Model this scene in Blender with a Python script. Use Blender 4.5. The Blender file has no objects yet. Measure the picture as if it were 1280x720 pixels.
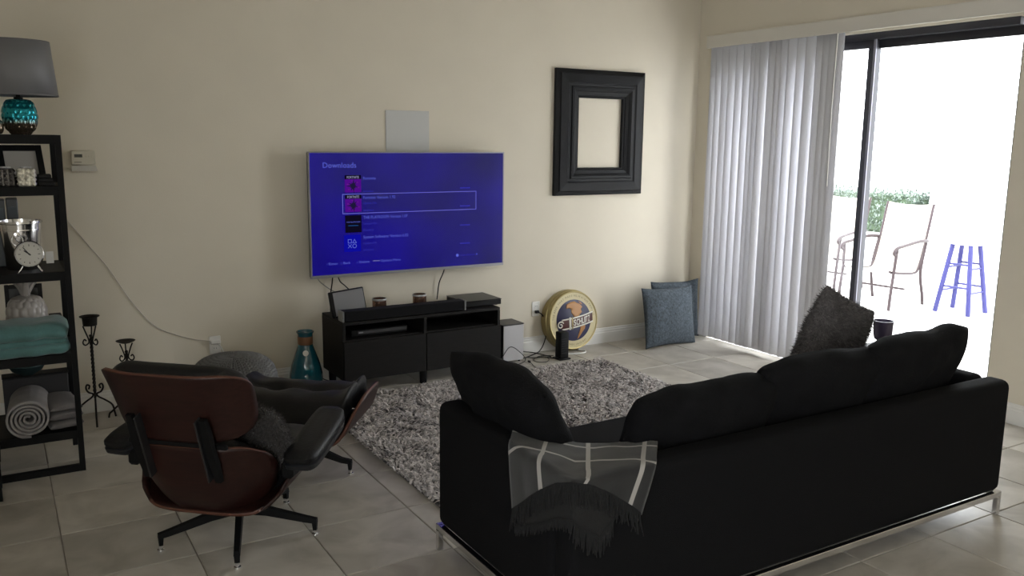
import bpy, bmesh, math, random
from math import sin, cos, pi, sqrt, radians, exp
from mathutils import Matrix, Vector, noise
random.seed(7)
S = bpy.context.scene
C = S.collection
# ------------------------------------------------------------------ camera
cam = bpy.data.cameras.new('camera'); camo = bpy.data.objects.new('camera', cam); C.objects.link(camo)
cam.sensor_width = 36; cam.lens = 30.395; cam.clip_start = .05
camo.matrix_world = Matrix(((0.85807242, 0.07796389, -0.50757597, 0), (-0.51339987, 0.15237896, -0.84451242, 0),
                            (0.01150243, 0.98524225, 0.17077883, 1.67), (0, 0, 0, 1)))
S.camera = camo
# ------------------------------------------------------------------ sky, sun, exposure
W = bpy.data.worlds.new('world'); S.world = W; W.use_nodes = True
bg = W.node_tree.nodes['Background']; bg.inputs[0].default_value = (.95, .97, 1, 1); bg.inputs[1].default_value = 3.2
sun = bpy.data.lights.new('sun', 'SUN'); sun.energy = 1.2; sun.angle = .01; sun.color = (1, .97, .92)
suno = bpy.data.objects.new('sun', sun); C.objects.link(suno)
suno.rotation_euler = Vector((.62, .25, -.74)).to_track_quat('-Z', 'Y').to_euler()
po = bpy.data.lights.new('door_portal', 'AREA'); po.shape = 'RECTANGLE'; po.size = 2.36; po.size_y = 2.46
po.cycles.is_portal = True
poo = bpy.data.objects.new('door_portal', po); C.objects.link(poo)
poo.matrix_world = Matrix.Translation((5.42, 4.12, 1.19)) @ Vector((-1, 0, 0)).to_track_quat('-Z', 'Z').to_matrix().to_4x4()
pl = bpy.data.lights.new('added_window_portal', 'AREA'); pl.shape = 'RECTANGLE'; pl.size = 2.9; pl.size_y = 2.4; pl.cycles.is_portal = True  # portal of the added, unseen fill window in the left wall
plo = bpy.data.objects.new('added_window_portal', pl); C.objects.link(plo)
plo.matrix_world = Matrix.Translation((-1.46, -1.55, 1.4)) @ Vector((1, 0, 0)).to_track_quat('-Z', 'Z').to_matrix().to_4x4()
S.view_settings.view_transform = 'Standard'; S.view_settings.look = 'None'; S.view_settings.gamma = 1
S.view_settings.use_curve_mapping = False
S.view_settings.exposure = 1.62


# ------------------------------------------------------------------ materials
def M(name, col, rough=.6, metal=0, var=0, vscale=8, bump=0, bscale=60, spec=.5, emit=None, estr=1, trans=0, sheen=0, island=0, stretch=None, coat=0):
    m = bpy.data.materials.new(name); m.use_nodes = True
    nt = m.node_tree; b = nt.nodes['Principled BSDF']
    b.inputs['Base Color'].default_value = (*col, 1); b.inputs['Roughness'].default_value = rough
    b.inputs['Metallic'].default_value = metal; b.inputs['Specular IOR Level'].default_value = spec
    b.inputs['Transmission Weight'].default_value = trans; b.inputs['Sheen Weight'].default_value = sheen
    b.inputs['Coat Weight'].default_value = coat
    if emit:
        b.inputs['Emission Color'].default_value = (*emit, 1); b.inputs['Emission Strength'].default_value = estr
    tc = nt.nodes.new('ShaderNodeTexCoord'); vec = tc.outputs['Object']
    if stretch:
        mp = nt.nodes.new('ShaderNodeMapping'); mp.inputs['Scale'].default_value = stretch
        nt.links.new(vec, mp.inputs[0]); vec = mp.outputs[0]
    if var or island:
        mix = nt.nodes.new('ShaderNodeMix'); mix.data_type = 'RGBA'
        k = max(var, island)
        mix.inputs['A'].default_value = (*[max(0, c * (1 - k)) for c in col], 1)
        mix.inputs['B'].default_value = (*[min(1, c * (1 + k)) for c in col], 1)
        if island:
            g = nt.nodes.new('ShaderNodeNewGeometry'); nt.links.new(g.outputs['Random Per Island'], mix.inputs['Factor'])
        else:
            n = nt.nodes.new('ShaderNodeTexNoise'); n.inputs['Scale'].default_value = vscale; n.inputs['Detail'].default_value = 5
            nt.links.new(vec, n.inputs['Vector'])
            r = nt.nodes.new('ShaderNodeMapRange'); r.inputs[1].default_value = .3; r.inputs[2].default_value = .7
            nt.links.new(n.outputs[0], r.inputs[0]); nt.links.new(r.outputs[0], mix.inputs['Factor'])
        nt.links.new(mix.outputs['Result'], b.inputs['Base Color'])
    if bump:
        n = nt.nodes.new('ShaderNodeTexNoise'); n.inputs['Scale'].default_value = bscale; n.inputs['Detail'].default_value = 4
        nt.links.new(vec, n.inputs['Vector'])
        bp = nt.nodes.new('ShaderNodeBump'); bp.inputs['Strength'].default_value = bump; bp.inputs['Distance'].default_value = .01
        nt.links.new(n.outputs[0], bp.inputs['Height']); nt.links.new(bp.outputs[0], b.inputs['Normal'])
    return m


def glass_thin(name, tint, gloss=.06):
    m = bpy.data.materials.new(name); m.use_nodes = True; nt = m.node_tree
    for n in list(nt.nodes):
        if n.type == 'BSDF_PRINCIPLED': nt.nodes.remove(n)
    out = [n for n in nt.nodes if n.type == 'OUTPUT_MATERIAL'][0]
    t = nt.nodes.new('ShaderNodeBsdfTransparent'); t.inputs[0].default_value = (*tint, 1)
    g = nt.nodes.new('ShaderNodeBsdfGlossy'); g.inputs['Roughness'].default_value = .03
    mx = nt.nodes.new('ShaderNodeMixShader'); mx.inputs[0].default_value = gloss
    nt.links.new(t.outputs[0], mx.inputs[1]); nt.links.new(g.outputs[0], mx.inputs[2]); nt.links.new(mx.outputs[0], out.inputs[0])
    return m


def translucent(name, col, amt=.5):
    m = bpy.data.materials.new(name); m.use_nodes = True; nt = m.node_tree
    b = nt.nodes['Principled BSDF']; b.inputs['Base Color'].default_value = (*col, 1); b.inputs['Roughness'].default_value = .5
    out = [n for n in nt.nodes if n.type == 'OUTPUT_MATERIAL'][0]
    t = nt.nodes.new('ShaderNodeBsdfTranslucent'); t.inputs[0].default_value = (*col, 1)
    mx = nt.nodes.new('ShaderNodeMixShader'); mx.inputs[0].default_value = amt
    nt.links.new(b.outputs[0], mx.inputs[1]); nt.links.new(t.outputs[0], mx.inputs[2]); nt.links.new(mx.outputs[0], out.inputs[0])
    return m


m_wall = M('wall_paint', (.66, .605, .5), .8, var=.02, vscale=3, bump=.08, bscale=140)
m_ceil = M('ceiling_paint', (.7, .67, .6), .9)
m_trim = M('white_trim', (.74, .73, .7), .45)
m_grout = M('grout', (.26, .235, .2), .9, var=.15, vscale=20)


def tile_material():
    m = bpy.data.materials.new('ceramic_tile'); m.use_nodes = True; nt = m.node_tree; b = nt.nodes['Principled BSDF']
    g = nt.nodes.new('ShaderNodeNewGeometry'); oi = nt.nodes.new('ShaderNodeObjectInfo')
    add = nt.nodes.new('ShaderNodeVectorMath'); add.operation = 'MULTIPLY_ADD'
    cmb = nt.nodes.new('ShaderNodeCombineXYZ')
    for i in range(3): nt.links.new(oi.outputs['Random'], cmb.inputs[i])
    add.inputs[1].default_value = (40, 40, 40)
    nt.links.new(cmb.outputs[0], add.inputs[0]); nt.links.new(g.outputs['Position'], add.inputs[2])
    n = nt.nodes.new('ShaderNodeTexNoise'); n.inputs['Scale'].default_value = 4.5; n.inputs['Detail'].default_value = 6
    n.inputs['Distortion'].default_value = .8
    nt.links.new(add.outputs[0], n.inputs['Vector'])
    cr = nt.nodes.new('ShaderNodeValToRGB')
    e = cr.color_ramp.elements; e[0].position = .3; e[0].color = (.34, .31, .265, 1); e[1].position = .68; e[1].color = (.52, .485, .43, 1)
    nt.links.new(n.outputs[0], cr.inputs[0])
    hs = nt.nodes.new('ShaderNodeHueSaturation')
    mr = nt.nodes.new('ShaderNodeMapRange'); mr.inputs[3].default_value = .86; mr.inputs[4].default_value = 1.1
    nt.links.new(oi.outputs['Random'], mr.inputs[0]); nt.links.new(mr.outputs[0], hs.inputs['Value'])
    nt.links.new(cr.outputs[0], hs.inputs['Color']); nt.links.new(hs.outputs[0], b.inputs['Base Color'])
    b.inputs['Roughness'].default_value = .36
    bp = nt.nodes.new('ShaderNodeBump'); bp.inputs['Strength'].default_value = .06; bp.inputs['Distance'].default_value = .01
    nt.links.new(n.outputs[0], bp.inputs['Height']); nt.links.new(bp.outputs[0], b.inputs['Normal'])
    return m


m_tile = tile_material()
m_sofa = M('black_sofa_fabric', (.0055, .0055, .0062), .95, bump=.25, bscale=300, spec=.12)
m_cush = M('black_cushion_fabric', (.006, .006, .0068), .95, var=.2, vscale=14, bump=.3, bscale=160, spec=.12)
m_chrome = M('chrome', (.75, .75, .77), .15, 1)
m_leather = M('black_leather', (.007, .007, .0075), .5, bump=.15, bscale=90, spec=.25)
m_wood = M('rosewood_veneer', (.02, .0062, .0048), .45, var=.35, vscale=5, stretch=(1.5, 14, 14), spec=.3)
m_woodedge = M('plywood_edge', (.09, .03, .016), .5)
m_blackmetal = M('black_metal', (.005, .005, .0053), .6, spec=.15)
m_greymetal = M('grey_brushed_metal', (.04, .04, .042), .4, .6)
m_iron = M('wrought_iron', (.012, .010, .008), .6, .2, spec=.3, bump=.3, bscale=80)
m_blackwood = M('black_brown_wood', (.009, .008, .0074), .55, spec=.25, var=.3, vscale=6, stretch=(2, 20, 20))
m_black = M('black_plastic', (.006, .006, .0065), .4, spec=.3)
m_blackmatte = M('matte_black', (.006, .006, .0065), .65, spec=.25)
m_silver = M('silver_plastic', (.45, .45, .46), .35, .5)
m_white = M('white_plastic', (.75, .74, .71), .4)
m_ivory = M('ivory_plastic', (.55, .51, .41), .5)
m_fur2 = M('grey_fur_pale', (.09, .083, .083), .95, var=.5, vscale=25, bump=.8, bscale=60)
m_furhair2 = M('fur_hair_pale', (.1, .092, .092), .9, island=.6)
m_fur = M('grey_fur', (.03, .027, .026), .95, var=.5, vscale=25, bump=.8, bscale=60, sheen=.4)
m_furhair = M('fur_hair', (.034, .03, .029), .9, island=.6)
m_blue = M('blue_woven_fabric', (.052, .066, .08), .9, var=.45, vscale=60, bump=.4, bscale=120)
m_teal = M('teal_fleece', (.075, .175, .175), .95, var=.18, vscale=9, bump=.3, bscale=90, sheen=.3)
m_greyknit = M('grey_knit', (.24, .225, .225), .95, var=.12, vscale=12, bump=.5, bscale=180)
m_greydark = M('dark_grey_knit', (.15, .14, .14), .95, var=.12, vscale=12, bump=.5, bscale=180)
m_pouf = M('grey_cotton_cord', (.2, .2, .2), .95, bump=.4, bscale=250)
m_throw_dark = M('charcoal_wool', (.008, .0079, .0083), .95, bump=.5, bscale=350)


# ------------------------------------------------------------------ geometry collector
class G:
    def __init__(s): s.v = []; s.f = []; s.uv = None

    def add(s, vs, fs, mat=None):
        o = len(s.v)
        s.v += [tuple(mat @ Vector(p)) if mat else tuple(p) for p in vs]
        s.f += [tuple(i + o for i in f) for f in fs]
        return s

    def box(s, x0, x1, y0, y1, z0, z1, bev=0, mat=None, seg=1):
        bm = bmesh.new()
        bmesh.ops.create_cube(bm, size=1)
        for v in bm.verts: v.co = Vector(((x0 + x1) / 2 + v.co.x * (x1 - x0), (y0 + y1) / 2 + v.co.y * (y1 - y0), (z0 + z1) / 2 + v.co.z * (z1 - z0)))
        if bev: bmesh.ops.bevel(bm, geom=bm.edges[:], offset=bev, segments=seg, profile=.5, affect='EDGES', clamp_overlap=True)
        bm.verts.index_update()
        s.add([v.co.copy() for v in bm.verts], [[v.index for v in f.verts] for f in bm.faces], mat)
        bm.free(); return s

    def rings(s, R, closed=True, cap=True, mat=None):
        n = len(R[0]); vs = [p for r in R for p in r]; fs = []
        for i in range(len(R) - 1):
            for j in range(n if closed else n - 1):
                k = (j + 1) % n
                fs.append((i * n + j, i * n + k, (i + 1) * n + k, (i + 1) * n + j))
        if cap and closed:
            fs.append(tuple(range(n))[::-1]); fs.append(tuple((len(R) - 1) * n + j for j in range(n)))
        return s.add(vs, fs, mat)

    def lathe(s, prof, n=24, c=(0, 0, 0), mat=None, cap=True):
        R = [[(c[0] + r * cos(2 * pi * j / n), c[1] + r * sin(2 * pi * j / n), c[2] + z) for j in range(n)] for r, z in prof]
        return s.rings(R, True, cap, mat)

    def tube(s, pts, r, n=8, mat=None, twist=0):
        pts = [Vector(p) for p in pts]; R = []
        up = Vector((0, 0, 1)); prev = None
        for i, p in enumerate(pts):
            t = (pts[min(i + 1, len(pts) - 1)] - pts[max(i - 1, 0)]).normalized()
            if prev is None:
                a = up if abs(t.dot(up)) < .9 else Vector((1, 0, 0))
                nx = t.cross(a).normalized()
            else:
                nx = (prev - t * prev.dot(t)).normalized()
            prev = nx; ny = t.cross(nx)
            rr = r(i / (len(pts) - 1)) if callable(r) else r
            R.append([p + (nx * cos(2 * pi * j / n + twist * i) + ny * sin(2 * pi * j / n + twist * i)) * rr for j in range(n)])
        return s.rings(R, True, True, mat)

    def grid(s, fn, nu, nv, cu=False, mat=None):
        vs = [fn(i / nu, j / nv) for j in range(nv + 1) for i in range(nu if cu else nu + 1)]
        w = nu if cu else nu + 1; fs = []
        for j in range(nv):
            for i in range(nu):
                k = (i + 1) % w if cu else i + 1
                fs.append((j * w + i, j * w + k, (j + 1) * w + k, (j + 1) * w + i))
        return s.add(vs, fs, mat)

    def prism(s, poly, z0, z1, mat=None):
        return s.rings([[(x, y, z0) for x, y in poly], [(x, y, z1) for x, y in poly]], True, True, mat)

    def build(s, name, mat, parent=None, smooth=None, solid=0, loc=None, rim=None):
        me = bpy.data.meshes.new(name); me.from_pydata(s.v, [], s.f)
        bm = bmesh.new(); bm.from_mesh(me); bmesh.ops.recalc_face_normals(bm, faces=bm.faces); bm.to_mesh(me); bm.free()
        if smooth is not None:
            me.polygons.foreach_set('use_smooth', [True] * len(me.polygons))
            if smooth < 180: me.set_sharp_from_angle(angle=radians(smooth))
        me.materials.append(mat)
        o = bpy.data.objects.new(name, me); C.objects.link(o)
        if parent: o.parent = parent
        if loc: o.location = loc
        if solid:
            md = o.modifiers.new('solid', 'SOLIDIFY'); md.thickness = solid; md.offset = 0
            if rim: me.materials.append(rim); md.material_offset_rim = 1
        return o


def empty(name, loc=(0, 0, 0), rz=0):
    o = bpy.data.objects.new(name, None); C.objects.link(o); o.location = loc; o.rotation_euler = (0, 0, rz); o.empty_display_size = .1
    return o


def tag(o, label, cat, group=None, kind=None):
    o['label'] = label; o['category'] = cat
    if group: o['group'] = group
    if kind: o['kind'] = kind
    return o


def struct(o): o['kind'] = 'structure'; return o


def arc(c, r, a0, a1, n, plane='xz', y=0):
    out = []
    for i in range(n + 1):
        a = a0 + (a1 - a0) * i / n
        out.append((c[0] + r * cos(a), y, c[1] + r * sin(a)))
    return out


def spline(P, n=8):
    P = [Vector(p) for p in P]; out = []
    for i in range(len(P) - 1):
        p0 = P[max(i - 1, 0)]; p1 = P[i]; p2 = P[i + 1]; p3 = P[min(i + 2, len(P) - 1)]
        for k in range(n):
            t = k / n
            out.append(.5 * ((2 * p1) + (p2 - p0) * t + (2 * p0 - 5 * p1 + 4 * p2 - p3) * t * t + (3 * p1 - p0 - 3 * p2 + p3) * t ** 3))
    return out + [P[-1]]


def cushion(w, h, t, nu=28, nv=24, conc=.06, wr=.012, seed=0, p=2.6, droop=0, e=.5):
    """pillow in local x (width), z (height, from 0), y (thickness)"""
    g = G()
    def fn(side):
        def f(a, b):
            u = 2 * a - 1; v = 2 * b - 1
            uu = sin(u * pi / 2) * .5 + u * .5; vv = sin(v * pi / 2) * .5 + v * .5
            th = max(0, (1 - abs(uu) ** p)) ** e * max(0, (1 - abs(vv) ** p)) ** e
            x = w / 2 * uu * (1 - conc * (1 - vv * vv)); z = h / 2 * vv * (1 - conc * (1 - uu * uu))
            edge = (1 - uu ** 8) * (1 - vv ** 8)
            n = noise.noise(Vector((x * 7 + seed * 13.1, z * 7, seed + side))) * wr + noise.noise(Vector((x * 16, z * 16 + seed, 5 + side))) * wr * .4
            y = side * (t / 2 * th + n * edge)
            z2 = noise.noise(Vector((x * 5 + seed * 3.3, seed, 0))) * wr * 1.2 * vv
            return (x, y, h / 2 + z + z2 - droop * uu * uu * (vv + 1) / 2)
        return f
    g.grid(fn(1), nu, nv); g.grid(fn(-1), nu, nv)
    return g


def weld(o, d=.0006):
    bm = bmesh.new(); bm.from_mesh(o.data); bmesh.ops.remove_doubles(bm, verts=bm.verts, dist=d)
    bmesh.ops.recalc_face_normals(bm, faces=bm.faces); bm.to_mesh(o.data); bm.free(); return o


def text(s, mat, parent, name, w=None, h=None, loc=(0, 0, 0), align='L', rot=True):
    """flat lettering facing -y, lower left corner (L) or centre (C) at loc, scaled to height h / width w"""
    cu = bpy.data.curves.new('t', 'FONT'); cu.body = s; cu.resolution_u = 2; cu.extrude = 0
    to = bpy.data.objects.new('t', cu)
    me = bpy.data.meshes.new_from_object(to); bpy.data.objects.remove(to); bpy.data.curves.remove(cu)
    xs = [v.co.x for v in me.vertices]; ys = [v.co.y for v in me.vertices]
    x0, x1, y0, y1 = min(xs), max(xs), min(ys), max(ys)
    base = 0
    sy = h / .69 if h else None; sx = w / (x1 - x0) if w else sy
    if sy is None: sy = sx
    for v in me.vertices:
        x = (v.co.x - (x0 if align == 'L' else (x0 + x1) / 2)) * sx; y = v.co.y * sy
        v.co = (x, 0, y)
    me.materials.append(mat)
    o = bpy.data.objects.new(name, me); C.objects.link(o); o.location = loc; o.parent = parent
    return o


# ------------------------------------------------------------------ room shell
XL, XR, YB, YF, ZC = -1.25, 5.2, -3.2, 5.635, 3.3
YT = 3.895 - 9 * .459
fl = struct(G().box(XL, XR, YB, YT, -.12, 0).box(XL, XR, YT, YF, -.12, -.005).build('floor', m_grout))
tiles = {}
X0, PX, Y0, PY = .137, .461, 3.895, .459
for i in range(-4, 11):
    for j in range(-9, 4):
        xa, xb = max(X0 + PX * i, XL), min(X0 + PX * (i + 1), XR); ya, yb = Y0 + PY * j, min(Y0 + PY * (j + 1), YF)
        if xb - xa < .05 or yb - ya < .05: continue
        key = (round(xb - xa, 3), round(yb - ya, 3))
        if key not in tiles:
            hx, hy = (xb - xa) / 2 - .0025, (yb - ya) / 2 - .0025
            g = G(); b = .0025
            g.rings([[(-hx, -hy, -.008), (hx, -hy, -.008), (hx, hy, -.008), (-hx, hy, -.008)], [(-hx, -hy, -b), (hx, -hy, -b), (hx, hy, -b), (-hx, hy, -b)],
                     [(-hx + b, -hy + b, 0), (hx - b, -hy + b, 0), (hx - b, hy - b, 0), (-hx + b, hy - b, 0)]])
            o = g.build('tile', m_tile); tiles[key] = o
        else:
            o = tiles[key].copy(); C.objects.link(o)
        o.parent = fl; o.location = ((xa + xb) / 2, (ya + yb) / 2, 0)
struct(G().box(XL - .2, XR + .14, YF, YF + .15, 0, ZC).build('wall_front', m_wall))
WY0, WY1, WZ0, WZ1 = -3.0, -.1, .2, 2.6  # opening for the added fill window
struct(G().box(XL - .15, XL, YB, WY0, 0, ZC).box(XL - .15, XL, WY1, YF, 0, ZC).box(XL - .15, XL, WY0, WY1, 0, WZ0).box(XL - .15, XL, WY0, WY1, WZ1, ZC).build('wall_left', m_wall))
struct(G().box(XL - .15, XR + .14, YB - .15, YB, 0, ZC).build('wall_rear', m_wall))
OY0, OY1, OZ = 2.925, 5.37, 2.405
struct(G().box(XR, XR + .14, YB, OY0, 0, ZC).box(XR, XR + .14, OY1, YF, 0, ZC).box(XR, XR + .14, OY0, OY1, OZ, ZC).build('wall_right', m_wall))
struct(G().box(XL - .15, XR + .3, YB - .15, YF + .15, ZC, ZC + .2).build('ceiling', m_ceil))


def baseboard(name, x0, y0, x1, y1):
    d = Vector((x1 - x0, y1 - y0, 0)); L = d.length; d /= L; n = Vector((-d.y, d.x, 0))
    prof = [(0, 0), (.017, 0), (.017, .085), (.013, .092), (.013, .104), (.008, .112), (.008, .12), (.003, .126), (0, .126)]
    R = [[Vector((x0, y0, 0)) + d * t + n * p + Vector((0, 0, z)) for p, z in prof] for t in (0, L)]
    return struct(G().rings(R).build(name, m_trim))


baseboard('baseboard_front', XR, YF, XL, YF)
baseboard('baseboard_right', XR, YB, XR, OY0 - .02)
baseboard('baseboard_right', XR, OY1 + .005, XR, YF - .018)

# sliding glass door (part of the setting)
m_alu = M('dark_bronze_aluminium', (.03, .03, .038), .4, .3)
m_alu2 = M('light_edge_aluminium', (.25, .25, .3), .35, .5)
m_pane = glass_thin('clear_glass', (.97, .98, .98), .04)
dr = struct(empty('door_1', (5.27, 0, 0)))
G().box(-.05, .06, OY0, OY0 + .012, .01, OZ).box(-.05, .06, OY1 - .045, OY1, .01, OZ).box(-.05, .06, OY0 + .045, OY1 - .045, OZ - .045, OZ).box(-.05, .06, OY0 + .045, OY1 - .045, 0, .03).build('frame', m_alu, dr)
def sash(x, y0, y1, nm, light):
    p = G().box(x - .015, x + .015, y0, y0 + nm, .03, OZ - .045).box(x - .015, x + .015, y1 - .06, y1, .03, OZ - .045)
    p.box(x - .015, x + .015, y0 + nm, y1 - .06, .03, .1).box(x - .015, x + .015, y0 + nm, y1 - .06, OZ - .1, OZ - .045)
    s = p.build('sash', m_alu, dr)
    G().box(x - .003, x + .003, y0 + nm - .005, y1 - .055, .095, OZ - .095).build('pane', m_pane, s)
    return s
s1 = sash(.03, OY0 + .013, 4.02, .04, 0)
s2 = sash(-.02, 3.94, OY1 - .046, .06, 0)
G().box(-.045, -.0352, 3.935, 3.955, .03, OZ - .045, .002).build('interlock_strip', m_alu2, dr)
# unseen window added in the left wall behind the camera as fill light
wn = struct(empty('added_fill_window', (XL - .08, 0, 0)))
G().box(-.03, .03, WY0, WY0 + .05, WZ0, WZ1).box(-.03, .03, WY1 - .05, WY1, WZ0, WZ1).box(-.03, .03, WY0 + .05, WY1 - .05, WZ0, WZ0 + .05).box(-.03, .03, WY0 + .05, WY1 - .05, WZ1 - .05, WZ1).box(-.03, .03, -1.575, -1.525, WZ0 + .05, WZ1 - .05).build('frame', m_trim, wn)
for a_, b_ in ((WY0 + .05, -1.575), (-1.525, WY1 - .05)): G().box(-.003, .003, a_, b_, WZ0 + .05, WZ1 - .05).build('pane', m_pane, wn)
# ------------------------------------------------------------------ vertical blind
m_blind = translucent('white_blind_vinyl', (.72, .72, .76), .16)
m_val = M('valance_vinyl', (.62, .59, .53), .5)
vb = tag(empty('vertical_blind', (5.12, 0, 0)), 'white vertical blind drawn to the far side of the sliding glass door', 'blind')
G().box(-.055, -.045, 2.2, 5.41, 2.405, 2.5, .002).box(-.045, .07, 2.2, 5.41, 2.49, 2.5).box(-.045, .07, 5.40, 5.41, 2.405, 2.49).build('valance', m_val, vb)
G().box(-.02, .02, 2.25, 5.39, 2.42, 2.455).build('track', m_white, vb)
def slat_mesh():
    g = G()
    def f(a, b):
        s = (a - .5) * .088; return (s, .006 * (1 - (2 * a - 1) ** 2), .035 + b * 2.385)
    return g.grid(f, 8, 1).build('slat', m_blind, vb, smooth=180, solid=.0012)
s0 = None
spots = [(5.345, 50), (5.285, 44), (5.22, 28), (5.145, 38), (5.065, 40), (4.985, 38), (4.91, 40), (4.87, 34), (4.82, 44), (4.745, 4), (4.68, 2), (4.62, 30), (4.55, 42), (4.465, 42), (4.385, 40), (4.30, 8), (4.25, 4), (4.20, 3), (4.155, 2)]
for y, a in spots:
    o = s0.copy() if s0 else slat_mesh()
    if s0: C.objects.link(o)
    s0 = s0 or o
    o.location = (0, y, 0); o.rotation_euler = (0, 0, pi / 2 + radians(a))
    if o is not s0: o.parent = vb
G().tube([(-.05, 4.13, 2.41), (-.052, 4.135, 1.9), (-.05, 4.13, 1.36)], .003, 6).build('wand', m_white, vb)

# ------------------------------------------------------------------ outdoors
m_patio = M('sunlit_concrete', (.72, .71, .69), .8, var=.06, vscale=2)
struct(G().box(5.34, 60, -30, 60, -.2, -.03).build('ground', m_patio))
m_leaf = M('hedge_leaf', (.13, .17, .14), .6, island=.4)
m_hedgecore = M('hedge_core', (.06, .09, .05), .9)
hd = empty('hedge', (14.4, 9.75, -.03))
tag(hd, 'clipped green hedge in bright sun beyond the patio', 'hedge')
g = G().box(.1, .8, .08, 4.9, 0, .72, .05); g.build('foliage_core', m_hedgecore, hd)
g = G()
for i in range(7000):
    k = random.random()
    if k < .62: p = (random.uniform(0, .12), random.uniform(0, 5), random.uniform(.02, .82))
    elif k < .85: p = (random.uniform(0, .9), random.uniform(0, 5), random.uniform(.7, .84))
    else: p = (random.uniform(0, .9), random.uniform(0, .1), random.uniform(.02, .82))
    r = random.uniform(.025, .045)
    mt = Matrix.Translation(p) @ Matrix.Rotation(random.uniform(0, 6.28), 4, 'Z') @ Matrix.Rotation(random.uniform(-1.2, 1.2), 4, 'X')
    g.add([(-r * .5, 0, 0), (0, -r, 0), (r * .5, 0, 0), (0, r, .004)], [(0, 1, 2, 3)], mt)
o = g.build('leaves', m_leaf, hd); o['kind'] = 'stuff'
m_stucco = M('white_stucco', (.8, .79, .77), .9, bump=.2)
pc = tag(empty('patio_column', (14.7, 9.4, -.03)), 'white stucco patio column beside the end of the hedge', 'column')
G().box(-.17, .17, -.17, .17, .12, 3.0, .01).build('shaft', m_stucco, pc)
G().box(-.22, .22, -.22, .22, 0, .12, .01).build('plinth', m_stucco, pc)

# bar stool on the patio, lens-flare haze put into its blue colour
m_stool = M('flare_blue_wood', (.035, .035, .13), .5, spec=.2)
m_stool_seat = M('white_seat', (.85, .85, .9), .5)  # seat nearly white, much paler than the legs
st = tag(empty('bar_stool', (8.4, 5.08, -.03), radians(4)), 'flare-tinted blue wooden four-legged bar stool on the sunlit patio', 'stool')
G().lathe([(.001, .70), (.15, .70), (.165, .715), (.165, .735), (.15, .75), (.001, .75)], 28).build('seat', m_stool_seat, st, 40)
LG = [(-1, -1), (1, -1), (1, 1), (-1, 1)]
for sx, sy in LG:
    G().tube([(sx * .17, sy * .17, 0), (sx * .09, sy * .09, .70)], lambda t: .024, 12).build('leg', m_stool, st, 50)
for k, z in enumerate((.22, .27, .46, .5)):
    for j in range(2):
        a = LG[(j * 2 + k) % 4]; b = LG[(j * 2 + k + 1) % 4]
        q = .17 - .08 * z / .7
        G().tube([(a[0] * q, a[1] * q, z), (b[0] * q, b[1] * q, z)], .011, 8).build('rung', m_stool, st, 50)


# patio chairs: high-back sling chairs
m_sling = M('cream_sling_fabric', (.62, .58, .5), .8, bump=.3, bscale=200)
m_pframe = M('taupe_metal_frame', (.045, .033, .036), .5, spec=.2)
def patio_chair(loc, rz, label):
    t = tag(empty('patio_chair', loc, rz), label, 'chair', 'sling chairs on the patio')
    prof = [(.28, .40), (.22, .385), (0, .36), (-.2, .35), (-.27, .40), (-.33, .55), (-.40, .8), (-.45, 1.0), (-.47, 1.06)]
    P = spline([(0, y, z) for y, z in prof], 4)
    G().grid(lambda a, b: (-.25 + .5 * a, P[int(round(b * (len(P) - 1)))].y, P[int(round(b * (len(P) - 1)))].z - .02 * (1 - (2 * a - 1) ** 2)), 8, len(P) - 1).build('sling', m_sling, t, 180, solid=.006)
    for s in (-1, 1):
        G().tube([(s * .26, p.y, p.z) for p in P], .014, 8).build('side_rail', m_pframe, t, 60)
        G().tube(spline([(s * .28, -.37, .68), (s * .3, -.2, .69), (s * .3, .1, .66), (s * .3, .24, .64), (s * .3, .29, .60), (s * .29, .25, .57)], 5), .018, 8).build('arm', m_pframe, t, 60)
        G().tube(spline([(s * .3, .24, .63), (s * .29, .25, .4), (s * .29, .28, .15), (s * .29, .29, 0)], 5), .017, 8).build('leg', m_pframe, t, 60)
        G().tube(spline([(s * .27, -.36, .66), (s * .28, -.28, .35), (s * .29, -.33, .12), (s * .29, -.36, 0)], 5), .017, 8).build('leg', m_pframe, t, 60)
    G().tube([(-.29, .02, .2), (.29, .02, .2)], .012, 8).build('stretcher', m_pframe, t, 60)
    return t
patio_chair((8.05, 5.78, -.03), radians(95), 'cream sling patio chair in full view through the open side of the glass door')
patio_chair((8.35, 6.75, -.03), radians(100), 'sling patio chair seen through the pane between blind and door post')

# ------------------------------------------------------------------ rug
rg = tag(empty('shag_rug', (2.76, 4.225, 0)), 'thick grey shag rug in front of the black TV stand', 'rug')
G().box(-1.12, 1.12, -.91, .91, .001, .012, .003).build('backing', M('rug_backing', (.09, .08, .078), .95), rg)
m_pile = M('shag_pile', (.46, .425, .41), .9, island=.6)
V = []; F = []
rr = random.random
nx_, ny_ = 112, 92
for i in range(nx_):
    for j in range(ny_):
        cx = -1.125 + 2.25 * (i + rr()) / nx_; cy = -.915 + 1.83 * (j + rr()) / ny_
        an = noise.noise(Vector((cx * 5, cy * 5, 3))) * 7 + rr() * 2.5; L0 = .022 + .018 * rr()
        for k in range(3):
            a = an + (rr() - .5) * 1.3; l = L0 * (.8 + .5 * rr()); dx, dy = cos(a), sin(a); w = .004 + .003 * rr()
            bx, by = cx + (rr() - .5) * .012, cy + (rr() - .5) * .012
            h1 = .022 + .01 * rr(); h2 = h1 + .006 * (rr() - .2)
            px, py = -dy * w, dx * w; o_ = len(V)
            V += [(bx - px, by - py, .010), (bx + px, by + py, .010), (bx + dx * l * .4 + px, by + dy * l * .4 + py, h1), (bx + dx * l * .4 - px, by + dy * l * .4 - py, h1), (bx + dx * l, by + dy * l, h2)]
            F += [(o_, o_ + 1, o_ + 2, o_ + 3), (o_ + 3, o_ + 2, o_ + 4)]
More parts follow.
